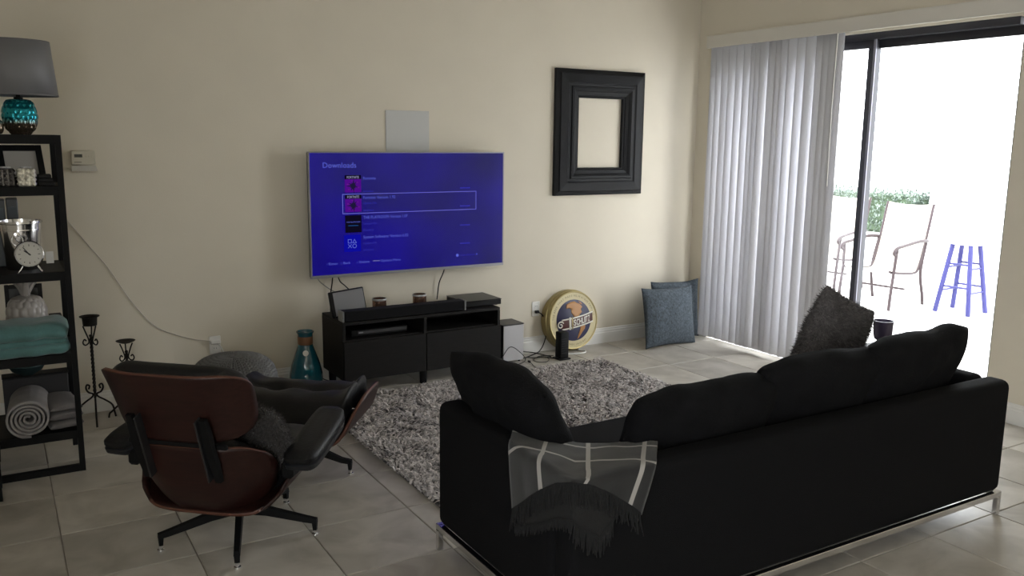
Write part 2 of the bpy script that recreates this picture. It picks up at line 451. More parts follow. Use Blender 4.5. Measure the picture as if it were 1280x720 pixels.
me = bpy.data.meshes.new('pile'); me.from_pydata(V, [], F); me.materials.append(m_pile)
o = bpy.data.objects.new('pile', me); C.objects.link(o); o.parent = rg; o['kind'] = 'stuff'

# ------------------------------------------------------------------ TV and wall things
tv = tag(empty('television', (2.4935, 5.5, 1.154)), 'large flat television showing a blue downloads screen, mounted on the wall', 'television')
G().box(-.727, .727, .006, .05, -.41, .41, .004).box(-.45, .45, .05, .085, -.3, .22, .02).build('housing', m_black, tv)
m_bezel = M('silver_bezel', (.33, .33, .35), .35, .6)
G().box(-.732, .732, -.003, .02, .407, .416, .001).box(-.732, .732, -.003, .02, -.416, -.396, .001).box(-.732, -.723, -.003, .02, -.396, .407, .001).box(.723, .732, -.003, .02, -.396, .407, .001).build('bezel', m_bezel, tv)
G().box(-.12, .12, .085, .132, -.15, .15, .004).build('wall_mount', m_blackmetal, tv)


def screen_material():
    m = M('blue_screen', (.004, .004, .01), .22, spec=.5)
    nt = m.node_tree; b = nt.nodes['Principled BSDF']
    tc = nt.nodes.new('ShaderNodeTexCoord'); n = nt.nodes.new('ShaderNodeTexNoise'); n.inputs['Scale'].default_value = 2.2; n.inputs['Detail'].default_value = 1
    nt.links.new(tc.outputs['Object'], n.inputs['Vector'])
    sx = nt.nodes.new('ShaderNodeSeparateXYZ'); nt.links.new(tc.outputs['Object'], sx.inputs[0])
    ma = nt.nodes.new('ShaderNodeMath'); ma.operation = 'MULTIPLY_ADD'; ma.inputs[1].default_value = -.22; ma.inputs[2].default_value = 0
    nt.links.new(sx.outputs[0], ma.inputs[0])
    ad = nt.nodes.new('ShaderNodeMath'); nt.links.new(ma.outputs[0], ad.inputs[0]); nt.links.new(n.outputs[0], ad.inputs[1])
    cr = nt.nodes.new('ShaderNodeValToRGB'); e = cr.color_ramp.elements
    e[0].position = .25; e[0].color = (.002, .001, .085, 1); e[1].position = .72; e[1].color = (.006, .002, .21, 1)
    nt.links.new(ad.outputs[0], cr.inputs[0]); nt.links.new(cr.outputs[0], b.inputs['Emission Color']); b.inputs['Emission Strength'].default_value = SCR
    return m
SCR = .33
scr = G().box(-.723, .723, 0, .006, -.396, .407).build('screen', screen_material(), tv)
def E(name, c, s=1): return M(name, (0, 0, 0), .4, emit=c, estr=s * SCR, spec=0)
e_txt = E('screen_text', (.10, .12, .55)); e_dim = E('screen_text_dim', (.035, .035, .34)); e_line = E('screen_line', (.16, .16, .62))
e_pur = E('icon_purple', (.075, .004, .23)); e_blk = E('icon_black', (.004, .003, .012)); e_wht = E('icon_white', (.3, .3, .5)); e_dk = E('icon_dark', (.012, .008, .04)); e_teal = E('icon_teal', (.01, .06, .2)); e_pink = E('icon_pink', (.16, .02, .22)); e_bl = E('icon_blue', (.004, .004, .3))
def T(s, x, z, h, w=None, m=None, al='L'): return text(s, m or e_txt, scr, 'lettering', w, h, (x - 2.4935, -.0012, z - 1.154), al)
T('Downloads', 1.859, 1.465, .035, .229)
T('Fortnite', 2.136, 1.385, .020, .088)
T('Installed', 2.135, 1.302, .014, .07, e_dim)
T('Fortnite: Version 1.92', 2.134, 1.256, .020, .232)
T('Update File', 2.134, 1.222, .014, .095, e_dim)
T('Installed', 2.134, 1.174, .014, .07, e_dim)
T('THE PLAYROOM: Version 1.07', 2.132, 1.123, .020, .323)
T('Update File', 2.132, 1.084, .014, .095, e_dim)
T('Installed', 2.131, 1.04, .014, .07, e_dim)
T('System Software: Version 6.02', 2.13, .99, .020, .33)
T('Update File', 2.13, .951, .014, .095, e_dim)
T('Installed', 2.13, .906, .014, .07, e_dim)
T('Enter', 1.885, .824, .016, .062, e_txt)
T('Back', 1.985, .824, .016, .05, e_txt)
T('Delete', 2.098, .824, .016, .072, e_txt)
T('OPTIONS', 2.195, .829, .008, .05, e_wht)
T('Options Menu', 2.253, .824, .016, .145, e_txt)
T('Hide Details', 2.866, .827, .013, .12, e_dim)
def scr_quad(g, x0, x1, z0, z1, d=.001):
    return g.box(x0 - 2.4935, x1 - 2.4935, -d, 0, z0 - 1.154, z1 - 1.154)
g = G(); lw = .0035
scr_quad(g, 1.987, 2.995, 1.2885, 1.292); scr_quad(g, 1.987, 2.995, 1.16, 1.1635); scr_quad(g, 1.987, 1.9905, 1.1635, 1.2885); scr_quad(g, 2.9915, 2.995, 1.1635, 1.2885)
g.build('selection_box', e_line, scr)
for z in (1.312, 1.183, 1.046, .914):          # unreadable dates: short dim strokes
    g = G()
    for k in range(5): scr_quad(g, 2.865 + k * .0165, 2.878 + k * .0165, z, z + .009)
    g.build('date_marks', e_dim, scr)
for z0 in (1.302, 1.172):
    ic = scr_quad(G(), 2.006, 2.12, z0, z0 + .114).build('game_icon', e_pur, scr)
    scr_quad(G(), 2.006, 2.12, z0 + .088, z0 + .114, .0014).build('icon_band', e_blk, scr)
    text('FORTNITE', e_wht, scr, 'lettering', .084, .016, (2.021 - 2.4935, -.002, z0 + .092 - 1.154))
    g = G(); ctr = (2.063 - 2.4935, z0 + .043 - 1.154)
    for k in range(11):                        # plain abstract artwork
        a = k * .571 + .3; r1 = .026 + .012 * ((k * 7) % 3)
        g.prism([(ctr[0] + .008 * cos(a + 1.5), ctr[1] + .008 * sin(a + 1.5)), (ctr[0] + .008 * cos(a - 1.5), ctr[1] + .008 * sin(a - 1.5)), (ctr[0] + r1 * cos(a), ctr[1] + r1 * sin(a))], 0, .0006,
                Matrix(((1, 0, 0, 0), (0, 0, -1, -.0014), (0, 1, 0, 0), (0, 0, 0, 1))))
    g.build('icon_artwork', e_dk, scr)
    g = G()
    for k in range(6):
        a = k * 1.05 + .6; r1 = .045
        g.prism([(ctr[0] + r1 * cos(a), ctr[1] + .8 * r1 * sin(a)), (ctr[0] + r1 * cos(a + .2), ctr[1] + .8 * r1 * sin(a + .2)), (ctr[0] + (r1 - .014) * cos(a + .15), ctr[1] + (r1 - .014) * sin(a + .15))], 0, .0006,
                Matrix(((1, 0, 0, 0), (0, 0, -1, -.0014), (0, 1, 0, 0), (0, 0, 0, 1))))
    g.build('icon_accent', e_pink, scr)
scr_quad(G(), 2.003, 2.118, 1.034, 1.15).build('game_icon', e_blk, scr)
text('THE PLAYROOM', e_txt, scr, 'lettering', .095, .009, (2.012 - 2.4935, -.002, 1.1 - 1.154))
scr_quad(G(), 2.024, 2.095, 1.078, 1.083, .0014).build('icon_accent', e_teal, scr)
scr_quad(G(), 1.993, 2.111, .905, 1.02).build('game_icon', e_bl, scr)
g = G(); toScr = Matrix(((1, 0, 0, 0), (0, 0, -1, -.0022), (0, 1, 0, 0), (0, 0, 0, 1)))
def ringp(pts, w, closed=True):
    P = [Vector((p[0], p[1], 0)) for p in pts]
    n = len(P)
    for i in range(n if closed else n - 1):
        a, b = P[i], P[(i + 1) % n]; d = (b - a).normalized(); q = Vector((-d.y, d.x, 0)) * w / 2
        a2 = a - d * w / 2; b2 = b + d * w / 2
        g.add([(*(a2 - q).xy, 0), (*(b2 - q).xy, 0), (*(b2 + q).xy, 0), (*(a2 + q).xy, 0)], [(0, 1, 2, 3)], toScr)
cx, cz = 2.049 - 2.4935, .960 - 1.154; h_ = .0115; o_ = .0165
sq = (cx - o_, cz + o_); tr = (cx + o_, cz + o_); xx = (cx - o_, cz - o_); cc = (cx + o_, cz - o_)
ringp([(sq[0] - h_, sq[1] - h_), (sq[0] + h_, sq[1] - h_), (sq[0] + h_, sq[1] + h_), (sq[0] - h_, sq[1] + h_)], .0042)
ringp([(tr[0] - h_ * 1.15, tr[1] - h_), (tr[0] + h_ * 1.15, tr[1] - h_), (tr[0], tr[1] + h_)], .0042)
ringp([(xx[0] - h_, xx[1] - h_), (xx[0] + h_, xx[1] + h_)], .0042, False); ringp([(xx[0] - h_, xx[1] + h_), (xx[0] + h_, xx[1] - h_)], .0042, False)
ringp([(cc[0] + h_ * 1.1 * cos(a * pi / 10), cc[1] + h_ * 1.1 * sin(a * pi / 10)) for a in range(20)], .0042)
g.build('button_symbols', e_txt, scr)
g = G()
for q, sh in ((1.873, 'x'), (1.970, 'o'), (2.083, 't')):
    c2 = (q - 2.4935, .831 - 1.154)
    if sh == 'x': ringp([(c2[0] - .005, c2[1] - .005), (c2[0] + .005, c2[1] + .005)], .002, False); ringp([(c2[0] - .005, c2[1] + .005), (c2[0] + .005, c2[1] - .005)], .002, False)
    if sh == 'o': ringp([(c2[0] + .006 * cos(a * pi / 6), c2[1] + .006 * sin(a * pi / 6)) for a in range(12)], .002)
    if sh == 't': ringp([(c2[0] - .006, c2[1] - .005), (c2[0] + .006, c2[1] - .005), (c2[0], c2[1] + .006)], .002)
g.build('button_symbols', e_dim, scr)
g = G()
for q, r in ((2.842, .011), (3.0, .006)):
    g.prism([(q - 2.4935 + r * cos(a * pi / 7), .834 - 1.154 + r * sin(a * pi / 7)) for a in range(14)], 0, .0006, toScr)
g.build('dot_marks', e_txt, scr)

# white panel above the television
fp = tag(empty('flat_antenna_panel', (2.52, 5.6, 1.5)), 'thin pale grey panel on the wall behind the top of the television', 'panel')
G().box(-.165, .165, .028, .034, -.05, .35, .012).build('panel_sheet', M('pale_grey_sheet', (.52, .52, .51), .4), fp)
G().box(-.02, .03, .02, .029, .02, .035, .003).build('clip', m_greymetal, fp)

# picture frame
pf = tag(empty('empty_picture_frame', (4.17, 5.632, 1.716)), 'large empty black moulded picture frame hanging on the beige wall', 'picture frame')
prof = [(0, 0), (0, .028), (.012, .034), (.03, .04), (.036, .05), (.10, .058), (.112, .05), (.128, .05), (.134, .06), (.15, .062), (.16, .056), (.17, .044), (.195, .036), (.203, .028), (.21, .03), (.215, .026), (.215, 0)]
m_frame = M('black_frame_wood', (.0075, .008, .0095), .5, spec=.22, var=.2, vscale=10, bump=.1, bscale=40)
hw, hh = .43, .484
cn = [(-hw, -hh), (hw, -hh), (hw, hh), (-hw, hh)]
for k in range(4):
    a = cn[k]; b = cn[(k + 1) % 4]
    R = []
    for c in (a, b):
        sx = -1 if c[0] > 0 else 1; sz = -1 if c[1] > 0 else 1
        kx = 1.0 ; 
        R.append([(c[0] + sx * d * kx, -h, c[1] + sz * d) for d, h in prof])
    G().rings(R).build('frame_rail', m_frame, pf, 25)

# thermostat
th = tag(empty('thermostat', (.47, 5.634, 1.52)), 'small ivory wall thermostat with dark display beside the black shelving unit', 'thermostat')
G().box(-.066, .062, -.028, 0, -.033, .052, .006).build('body', m_ivory, th, 40)
G().box(-.048, -.006, -.0295, -.028, .012, .03).build('display', M('lcd', (.03, .03, .02), .3), th)
for x in (.012, .026, .04): G().box(x, x + .008, -.031, -.028, .012, .024, .001).build('button', m_ivory, th)
G().box(-.05, -.012, -.0286, -.028, -.018, -.013).build('label_mark', M('label_mark', (.2, .18, .14), .6), th)
G().rings([[(-.066, 0, -.068), (.07, 0, -.068), (.062, 0, -.037), (-.066, 0, -.037)], [(-.066, -.03, -.068), (.07, -.03, -.068), (.062, -.022, -.037), (-.066, -.022, -.037)]]).build('cover_flap', M('clear_cover', (.5, .48, .43), .3), th)

# outlets
def outlet(x, z, label):
    t = tag(empty('wall_outlet', (x, 5.634, z)), label, 'outlet')
    G().box(-.036, .036, -.006, 0, -.059, .059, .003).build('cover_plate', m_white, t, 40)
    for s in (-1, 1):
        r = G().box(-.017, .017, -.009, -.006, s * .021 - .015, s * .021 + .015, .004).build('receptacle', m_white, t, 40)
        G().box(-.008, -.006, -.0095, -.009, s * .021 - .004, s * .021 + .006).box(.006, .008, -.0095, -.009, s * .021 - .004, s * .021 + .005).build('slots', m_black, r)
    return t
outlet(1.157, .335, 'white wall outlet above the grey pouf with a white plug')
outlet(3.605, .347, 'white wall outlet beside the round beer sign with a black plug')

# ------------------------------------------------------------------ TV stand and what is on it
cb = tag(empty('tv_stand', (2.45, 5.21, 0)), 'low black-brown TV stand with two open niches and two drawer fronts', 'cabinet')
hw = .585
G().box(-hw, hw, 0, .40, .466, .486, .002).box(-hw, -hw + .02, .0, .40, .1, .466).box(hw - .02, hw, .0, .40, .1, .466).box(-.01, .01, .0, .4, .1, .466).box(-hw + .02, -.01, .385, .4, .1, .466).box(.01, hw - .02, .385, .4, .1, .466).box(-hw + .02, -.01, .0, .385, .1, .118).box(.01, hw - .02, 0, .385, .1, .118).box(-hw + .02, -.01, .02, .385, .352, .366).box(.01, hw - .02, .02, .385, .352, .366).build('carcass', m_blackwood, cb)
for s in (-1, 1):
    G().box(min(s * .0035, s * (hw - .002)), max(s * .0035, s * (hw - .002)), -.018, -.001, .1, .36, .0015).build('drawer_front', m_blackwood, cb)
for x in (-hw + .05, 0, hw - .05):
    for y in (.04, .36):
        if x == 0 and y > .1: continue
        G().lathe([(.02, 0), (.024, .004), (.026, .1)], 16, (x, y, 0)).build('leg', m_blackmetal, cb, 40)
dv = tag(empty('disc_player', (2.15, 5.28, .366)), 'slim disc player with silver front strip in the left niche of the TV stand', 'disc player')
G().box(-.2, .2, 0, .2, .006, .048, .003).build('body', m_black, dv)
G().box(-.155, .19, -.004, 0, .02, .04, .001).build('front_panel', M('dvd_front', (.1, .1, .105), .3, .5), dv)
for sx in (-.17, .17):
    for y in (.03, .17): G().lathe([(.012, 0), (.012, .007)], 10, (sx, y, 0)).build('foot', m_black, dv)
G().box(-.15, -.12, -.0048, -.004, .026, .034).build('badge', m_silver, dv)
sb = tag(empty('soundbar', (2.32, 5.222, .486)), 'long black soundbar along the front edge of the TV stand', 'soundbar')
G().box(-.437, .437, 0, .085, .002, .07, .006).build('cabinet', m_blackmatte, sb)
G().box(-.431, .431, -.003, .0, .006, .066, .001).build('grille', M('grille_cloth', (.006, .006, .007), .9, spec=.2, bump=.5, bscale=400), sb)
for s in (-1, 1): G().box(s * .437 - (.012 if s < 0 else 0), s * .437 + (.012 if s > 0 else 0), -.002, .087, 0, .072, .004).build('end_cap', M('endcap', (.22, .22, .22), .4), sb)
db = tag(empty('cable_box', (2.935, 5.42, .486)), 'flat black cable box on the right end of the TV stand', 'cable box')
G().box(-.15, .15, -.14, .14, .006, .042, .004).build('body', m_black, db, 40)
G().box(-.152, .152, -.142, .142, .0425, .048, .002).build('lid', M('gloss_black', (.008, .0095, .0105), .35, spec=.25), db, 40)
for sx in (-.12, .12):
    for sy in (-.11, .11): G().lathe([(.012, 0), (.012, .007)], 10, (sx, sy, 0)).build('foot', m_black, db)
# tilted grey panel behind the soundbar
gp = tag(empty('console_gamepad', (1.98, 5.375, .4865), radians(-3)), 'flat grey-faced device with dark rim propped upright behind the soundbar', 'device')
mt = Matrix.Rotation(radians(-10), 4, 'X') @ Matrix.Rotation(radians(-6), 4, 'Y')
G().box(-.118, .122, 0, .028, .012, .185, .006, mt).build('case', m_black, gp, 40)
G().box(-.092, .115, -.002, .001, .02, .176, .002, mt).build('face_panel', M('grey_face', (.2, .2, .215), .4), gp, 40)
G().box(-.1, .11, -.01, .12, 0, .012, .003).build('foot_plate', m_black, gp)
m_copper = M('mercury_copper_glass', (.30, .17, .12), .18, .8, var=.5, vscale=40, bump=.2, bscale=50)
for i, (x, h, lb) in enumerate(((2.205, .1, 'copper mercury glass votive behind the left half of the soundbar'), (2.505, .105, 'copper mercury glass votive behind the middle of the soundbar'))):
    v = tag(empty('votive_holder', (x, 5.42, .486)), lb, 'candle holder', 'copper votives on the TV stand')
    G().lathe([(.038, 0), (.046, .004), (.048, .05), (.047, h), (.043, h), (.042, .01), (.001, .008)], 28, cap=False).build('glass', m_copper, v, 40)
    G().lathe([(.0485, h - .012), (.05, h - .006), (.0485, h + .001), (.0465, h + .001)], 28, cap=False).build('rim', m_silver, v, 40)
    G().lathe([(.040, .012), (.040, .05), (.001, .052)], 20).build('candle', M('wax', (.5, .46, .38), .6), v)
# cables
def cable(name, pts, r, mat, label, n=6):
    return tag(G().tube(spline(pts, n), r, 6).build(name, mat, None, 60), label, 'cable')
cable('television_cable', [(1.93, 5.56, .80), (1.94, 5.60, .70), (1.93, 5.615, .6), (1.93, 5.625, .47)], .004, m_black, 'black cable hanging straight below the left of the television')
cable('television_cable', [(1.95, 5.56, .80), (1.99, 5.60, .70), (2.03, 5.61, .66), (2.09, 5.615, .6)], .004, m_black, 'black cable slanting down to the right below the left of the television')
cable('television_cable', [(1.84, 5.56, .80), (1.84, 5.60, .72), (1.90, 5.61, .66), (1.96, 5.615, .62)], .003, M('grey_cable', (.2, .19, .18), .5), 'thin grey cable swinging below the left corner of the television')
cable('television_cable', [(2.79, 5.56, .80), (2.78, 5.60, .70), (2.75, 5.61, .62), (2.735, 5.615, .5)], .004, m_black, 'black cable hanging from the right half of the television')
cable('power_cable', [(1.79, 5.6, .30), (1.765, 5.61, .34), (1.755, 5.61, .27), (1.78, 5.60, .2), (1.83, 5.58, .05), (1.9, 5.58, .006)], .0035, m_black, 'black cable looping beside the teal vase at the left of the TV stand')

# subwoofer
sw = tag(empty('subwoofer', (3.275, 5.51, 0)), 'white-fronted boxy subwoofer with black sides right of the TV stand', 'speaker')
G().box(-.085, .095, -.075, .1, .012, .29, .003).build('cabinet', m_blackmatte, sw)
G().box(-.08, .095, -.082, -.0755, .014, .286, .002).build('front_panel', M('pale_grey_panel', (.5, .49, .5), .45), sw)
for sx in (-.06, .07):
    for sy in (-.06, .08): G().lathe([(.01, 0), (.01, .013)], 10, (sx, sy, 0)).build('foot', m_black, sw)
G().box(-.088, .098, -.084, .103, .2905, .296, .001).build('top_panel', M('dark_top', (.05, .047, .046), .5), sw)
# router
rt = tag(empty('router', (3.667, 5.345, 0)), 'slim upright black router standing in front of the round beer sign', 'router')
G().box(-.052, .052, -.05, .05, 0, .012, .003).build('base', m_black, rt, 40)
G().box(-.038, .038, -.04, .04, .012, .215, .009, None, 2).build('case', m_blackmatte, rt, 40)
for k in range(7): G().box(-.03, .03, -.0405, -.0398, .05 + k * .018, .058 + k * .018).build('vent', m_black, rt)
cable('power_cable', [(3.605, 5.622, .325), (3.61, 5.6, .325), (3.655, 5.6, .29), (3.69, 5.6, .19), (3.66, 5.58, .09), (3.58, 5.53, .03), (3.48, 5.5, .012), (3.40, 5.48, .006)], .0045, m_black, 'black power cord curving down from the outlet beside the beer sign')
tag(G().box(3.588, 3.622, 5.6, 5.6245, .315, .338, .005).build('power_plug', m_black, None), 'black plug in the wall outlet beside the beer sign', 'plug')
cable('signal_cable', [(3.62, 5.42, .006), (3.5, 5.5, .035), (3.42, 5.52, .05), (3.385, 5.55, .09), (3.375, 5.58, .12)], .004, m_black, 'black cable rising behind the white-fronted subwoofer')
cable('signal_cable', [(3.62, 5.36, .006), (3.55, 5.42, .012), (3.47, 5.44, .01), (3.405, 5.44, .02), (3.39, 5.43, .004)], .004, m_black, 'black cable lying on the tiles between subwoofer and router')
cable('signal_cable', [(3.66, 5.45, .004), (3.55, 5.47, .008), (3.46, 5.42, .004), (3.44, 5.34, .004), (3.50, 5.31, .004), (3.56, 5.36, .004), (3.58, 5.41, .004)], .0025, m_black, 'thin black cable looped on the tiles left of the router')
cable('white_cable', [(3.69, 5.46, .006), (3.8, 5.42, .006), (3.9, 5.40, .006), (3.96, 5.44, .006), (3.93, 5.50, .006), (4.0, 5.56, .006), (4.02, 5.6, .02)], .0055, m_white, 'thick white cord looping on the tiles under the beer sign')
cable('floor_cable', [(3.08, 5.27, .004), (3.2, 5.30, .01), (3.36, 5.38, .02), (3.3, 5.40, .10), (3.24, 5.415, .125), (3.17, 5.40, .06), (3.13, 5.38, .006)], .003, m_black, 'thin black cable looping up in front of the subwoofer')
t_ = tag(empty('loose_cable_end', (3.36, 5.24, 0)), 'short loose black cable end on the tiles by the rug', 'cable')
G().tube(spline([(-.03, -.05, .003), (-.01, 0, .004), (0, .05, .012), (.0, .08, .02)], 5), .003, 6).build('cord', m_black, t_, 60)
G().box(-.007, .007, .075, .1, .012, .028, .002).build('connector', m_black, t_)

# ------------------------------------------------------------------ round beer sign
sg = empty('beer_sign', (3.895, 5.50, .006))
tag(sg, 'round gold-rimmed beer sign with globe and belt leaning on the wall', 'sign')
sg.rotation_euler = (radians(-7), 0, 0)
m_gold = M('gold_plastic', (.36, .29, .13), .35, .6); m_cream = M('cream_plastic', (.56, .48, .27), .4); m_navy = M('navy', (.012, .012, .055), .35)
m_land = M('ochre_land', (.42, .2, .06), .45); m_maroon = M('maroon_belt', (.075, .018, .016), .4); m_letter = M('white_letter', (.7, .67, .6), .4); m_inkt = M('ring_ink', (.16, .12, .06), .5)
RS = .243
toF = Matrix(((1, 0, 0, 0), (0, 0, -1, 0), (0, 1, 0, RS), (0, 0, 0, 1)))     # local xy -> facing -y, centre at height RS
def disc(name, prof, mat, n=64): return G().lathe([(max(r, .0005), z) for r, z in prof], n, mat=toF).build(name, mat, sg, 35)
disc('drum', [(.235, -.10), (.243, -.095), (.243, -.03), (.236, -.025), (.236, 0), (.23, .006), (.2205, .006)], m_gold)
disc('face_ring', [(.2205, .0), (.2205, .007), (.2, .0085), (.165, .0085), (.165, .0)], m_cream)
disc('bezel', [(.2205, .004), (.2205, .013), (.228, .014), (.23, .004)], m_gold)
disc('globe', [(.165, .004), (.165, .010), (.12, .02), (.06, .027), (0, .029)], m_navy)
def dome(x, y):
    r = sqrt(x * x + y * y); return .029 - .019 * min(1, (r / .165)) ** 2 + .0015
def patch(name, pts, mat, lift=.001, sub=3):
    """thin raised shape that follows the globe"""
    bm = bmesh.new(); vs = [bm.verts.new((x, y, 0)) for x, y in pts]; bm.faces.new(vs)
    bmesh.ops.triangulate(bm, faces=bm.faces[:])
    bmesh.ops.subdivide_edges(bm, edges=bm.edges[:], cuts=sub, use_grid_fill=True)
    for v in bm.verts: v.co.z = dome(v.co.x, v.co.y) + lift
    bm.verts.index_update()
    g = G().add([v.co.copy() for v in bm.verts], [[v.index for v in f.verts] for f in bm.faces], toF); bm.free()
    return g.build(name, mat, sg, 180, solid=.002)
patch('north_america', [(-.075, .098), (-.07, .13), (-.03, .145), (.01, .15), (.035, .135), (.06, .125), (.08, .10), (.062, .085), (.07, .06), (.05, .045), (.035, .03), (.01, .02), (-.01, .03), (-.02, .045), (-.033, .065), (-.03, .09), (-.05, .10)], m_land)
patch('south_america', [(.05, -.055), (.075, -.04), (.10, -.05), (.095, -.075), (.07, -.10), (.05, -.125), (.03, -.15), (.022, -.15), (.03, -.12), (.042, -.09)], m_land)
patch('greenland', [(.045, .148), (.07, .14), (.085, .12), (.07, .125)], m_land)
def band(name, x0, x1, w0, w1, mat, lift):
    def f(a, b):
        x = x0 + (x1 - x0) * a; c = -.03 + .03 * ((x + .14) / .3) + .22 * (max(0, x + .02)) ** 2 + .02 * max(0, x)
        y = c + (w0 + (w1 - w0) * b); return toF @ Vector((x, y, dome(x, y) + lift))
    return G().grid(f, 24, 3).build(name, mat, sg, 180, solid=.003)
band('belt', -.13, .178, -.036, .036, m_maroon, .004)
band('belt_edge', -.125, .18, .032, .043, m_letter, .006); band('belt_edge', -.125, .18, -.043, -.032, m_letter, .006)
band('belt_buckle', -.062, -.045, -.05, .05, m_letter, .009); band('belt_buckle', -.036, -.028, -.05, .05, m_gold, .009)
G().tube([toF @ Vector((-.138 + (.032 - .0014 * k) * cos(k * .42 + .5), -.03 + (.032 - .0014 * k) * sin(k * .42 + .5), dome(-.13, -.03) + .008)) for k in range(20)], .0055, 8).build('belt_scroll', m_letter, sg, 60)
def curved_text(s, R, a_mid, size, mat, inside=False, spread=1.0, name='lettering', z=.0095):
    g = G(); me0 = []; ws = []
    for ch in s:
        if ch == ' ': me0.append(None); ws.append(.32); continue
        cu = bpy.data.curves.new('t', 'FONT'); cu.body = ch; cu.resolution_u = 1; to = bpy.data.objects.new('t', cu)
        me = bpy.data.meshes.new_from_object(to); bpy.data.objects.remove(to); bpy.data.curves.remove(cu)
        xs = [v.co.x for v in me.vertices]; ws.append(max(xs) - min(xs) + .16)
        me0.append(([(v.co.x - min(xs), v.co.y) for v in me.vertices], [tuple(p.vertices) for p in me.polygons], max(xs) - min(xs))); bpy.data.meshes.remove(me)
    tot = sum(ws) * size * spread; pos = 0
    for m_, w in zip(me0, ws):
        if m_:
            mid = (pos + w * size * spread / 2) - tot / 2
            th = a_mid - mid / R if not inside else a_mid + mid / R
            c = Vector((R * cos(th), R * sin(th), z)); rot = th - pi / 2 if not inside else th + pi / 2
            vs = [(c + Matrix.Rotation(rot, 3, 'Z') @ Vector(((x - m_[2] / 2) * size, y * size - (0 if not inside else .0), 0))) for x, y in m_[0]]
            g.add(vs, m_[1], toF)
        pos += w * size * spread
    return g.build(name, mat, sg)
curved_text('THE BEER THAT MADE MILWAUKEE FAMOUS', .187, pi / 2 + .02, .0235, m_inkt, spread=1.05)
curved_text('BREWERS SINCE 1849', .201, -pi / 2 + .05, .021, m_inkt, inside=True)
g = G(); xw = -.02
for ch, wd in zip('SCHLITZ', (.026, .028, .029, .024, .014, .025, .024)):
    cu = bpy.data.curves.new('t', 'FONT'); cu.body = ch; cu.resolution_u = 3; cu.offset = .02; to = bpy.data.objects.new('t', cu)
    me = bpy.data.meshes.new_from_object(to); bpy.data.objects.remove(to); bpy.data.curves.remove(cu)
    xs = [v.co.x for v in me.vertices]; a_, b_ = min(xs), max(xs); vs = []
    for v in me.vertices:
        x = xw + (v.co.x - a_) / (b_ - a_) * wd * .86
        c_ = -.03 + .03 * ((x + .14) / .3) + .22 * (max(0, x + .02)) ** 2 + .02 * max(0, x)
        y = c_ - .024 + v.co.y * .048 / .7; vs.append((x, y, dome(x, y) + .0085))
    g.add(vs, [tuple(p.vertices) for p in me.polygons], toF); bpy.data.meshes.remove(me); xw += wd
g.build('lettering', m_letter, sg)
# ------------------------------------------------------------------ blue pillows
def pillow(name, w, h, t, mat, loc, rz, rx, ry, label, cat, group=None, seed=0, conc=.07, wr=.008, p=2.4, droop=0, e=.5, piping=None):
    o = weld(cushion(w, h, t, 30, 26, conc, wr, seed, p, droop, e).build(name, mat, None, 180))
    o.matrix_world = Matrix.Translation(loc) @ Matrix.Rotation(rz, 4, 'Z') @ Matrix.Rotation(rx, 4, 'X') @ Matrix.Rotation(ry, 4, 'Y')
    return tag(o, label, cat, group)
pillow('blue_pillow', .50, .50, .12, m_blue, (4.90, 5.44, .004), radians(-4), radians(-5), 0, 'blue patterned pillow at the back, half behind the blind in the corner', 'pillow', seed=3)
pillow('blue_pillow', .57, .49, .13, m_blue, (4.685, 5.25, .003), radians(4), radians(-11), radians(2), 'blue patterned pillow in front of the other, on the tiles in the corner', 'pillow', seed=4)

# ------------------------------------------------------------------ teal vase
m_vase = M('teal_glass', (.006, .085, .12), .08, spec=.6, coat=.4)
va = tag(empty('teal_vase', (1.69, 5.44, 0)), 'teal glass bottle vase with copper neck band beside the TV stand', 'vase')
G().lathe([(.055, 0), (.08, .004), (.1, .03), (.109, .09), (.106, .13), (.092, .19), (.068, .26), (.052, .305), (.047, .325), (.047, .375), (.05, .395), (.057, .403), (.057, .408), (.05, .41), (.042, .395), (.04, .33)], 40, cap=False).build('body', m_vase, va, 60)
G().lathe([(.0485, .322), (.0495, .324), (.0495, .374), (.0485, .376)], 32, cap=False).build('neck_band', M('copper_band', (.2, .1, .045), .5, .3), va, 40)
G().lathe([(.0005, .003), (.019, .003), (.019, 0), (.0005, 0)], 20, mat=Matrix.Translation((-.02, -.065, .275)) @ Matrix.Rotation(radians(70), 4, 'X')).build('round_tag', m_white, va, 40)

# ------------------------------------------------------------------ knitted pouf
pu = tag(empty('knitted_pouf', (1.17, 5.2, 0)), 'round grey knitted pouf under the wall outlet', 'pouf')
def pf_(a, b):
    # superellipse profile with chevron cable relief
    t = (b - .5) * pi; cr = cos(t); sr = sin(t)
    rad = .24 * abs(cr) ** .55; z = .175 + .173 * (1 if sr > 0 else -1) * abs(sr) ** .8
    k = 36; ph = a * k; col = ph - math.floor(ph); s = abs(col - .5) * 2
    rel = abs(sin((b * 26 + s * .9) * pi)) ** .7 * (1 - .9 * (s > .88 or s < .1)) * .02 * min(1, rad / .08)
    rad2 = rad + rel * abs(cr) ** .3; z += rel * sr * .8
    th = 2 * pi * a
    return (rad2 * cos(th), rad2 * sin(th), max(z, 0.001))
G().grid(pf_, 264, 120, True).build('knitted_cover', m_pouf, pu, 180)
G().lathe([(.0005, .353), (.016, .357), (.02, .352), (.0005, .348)], 16).build('gather_knot', m_pouf, pu, 40)

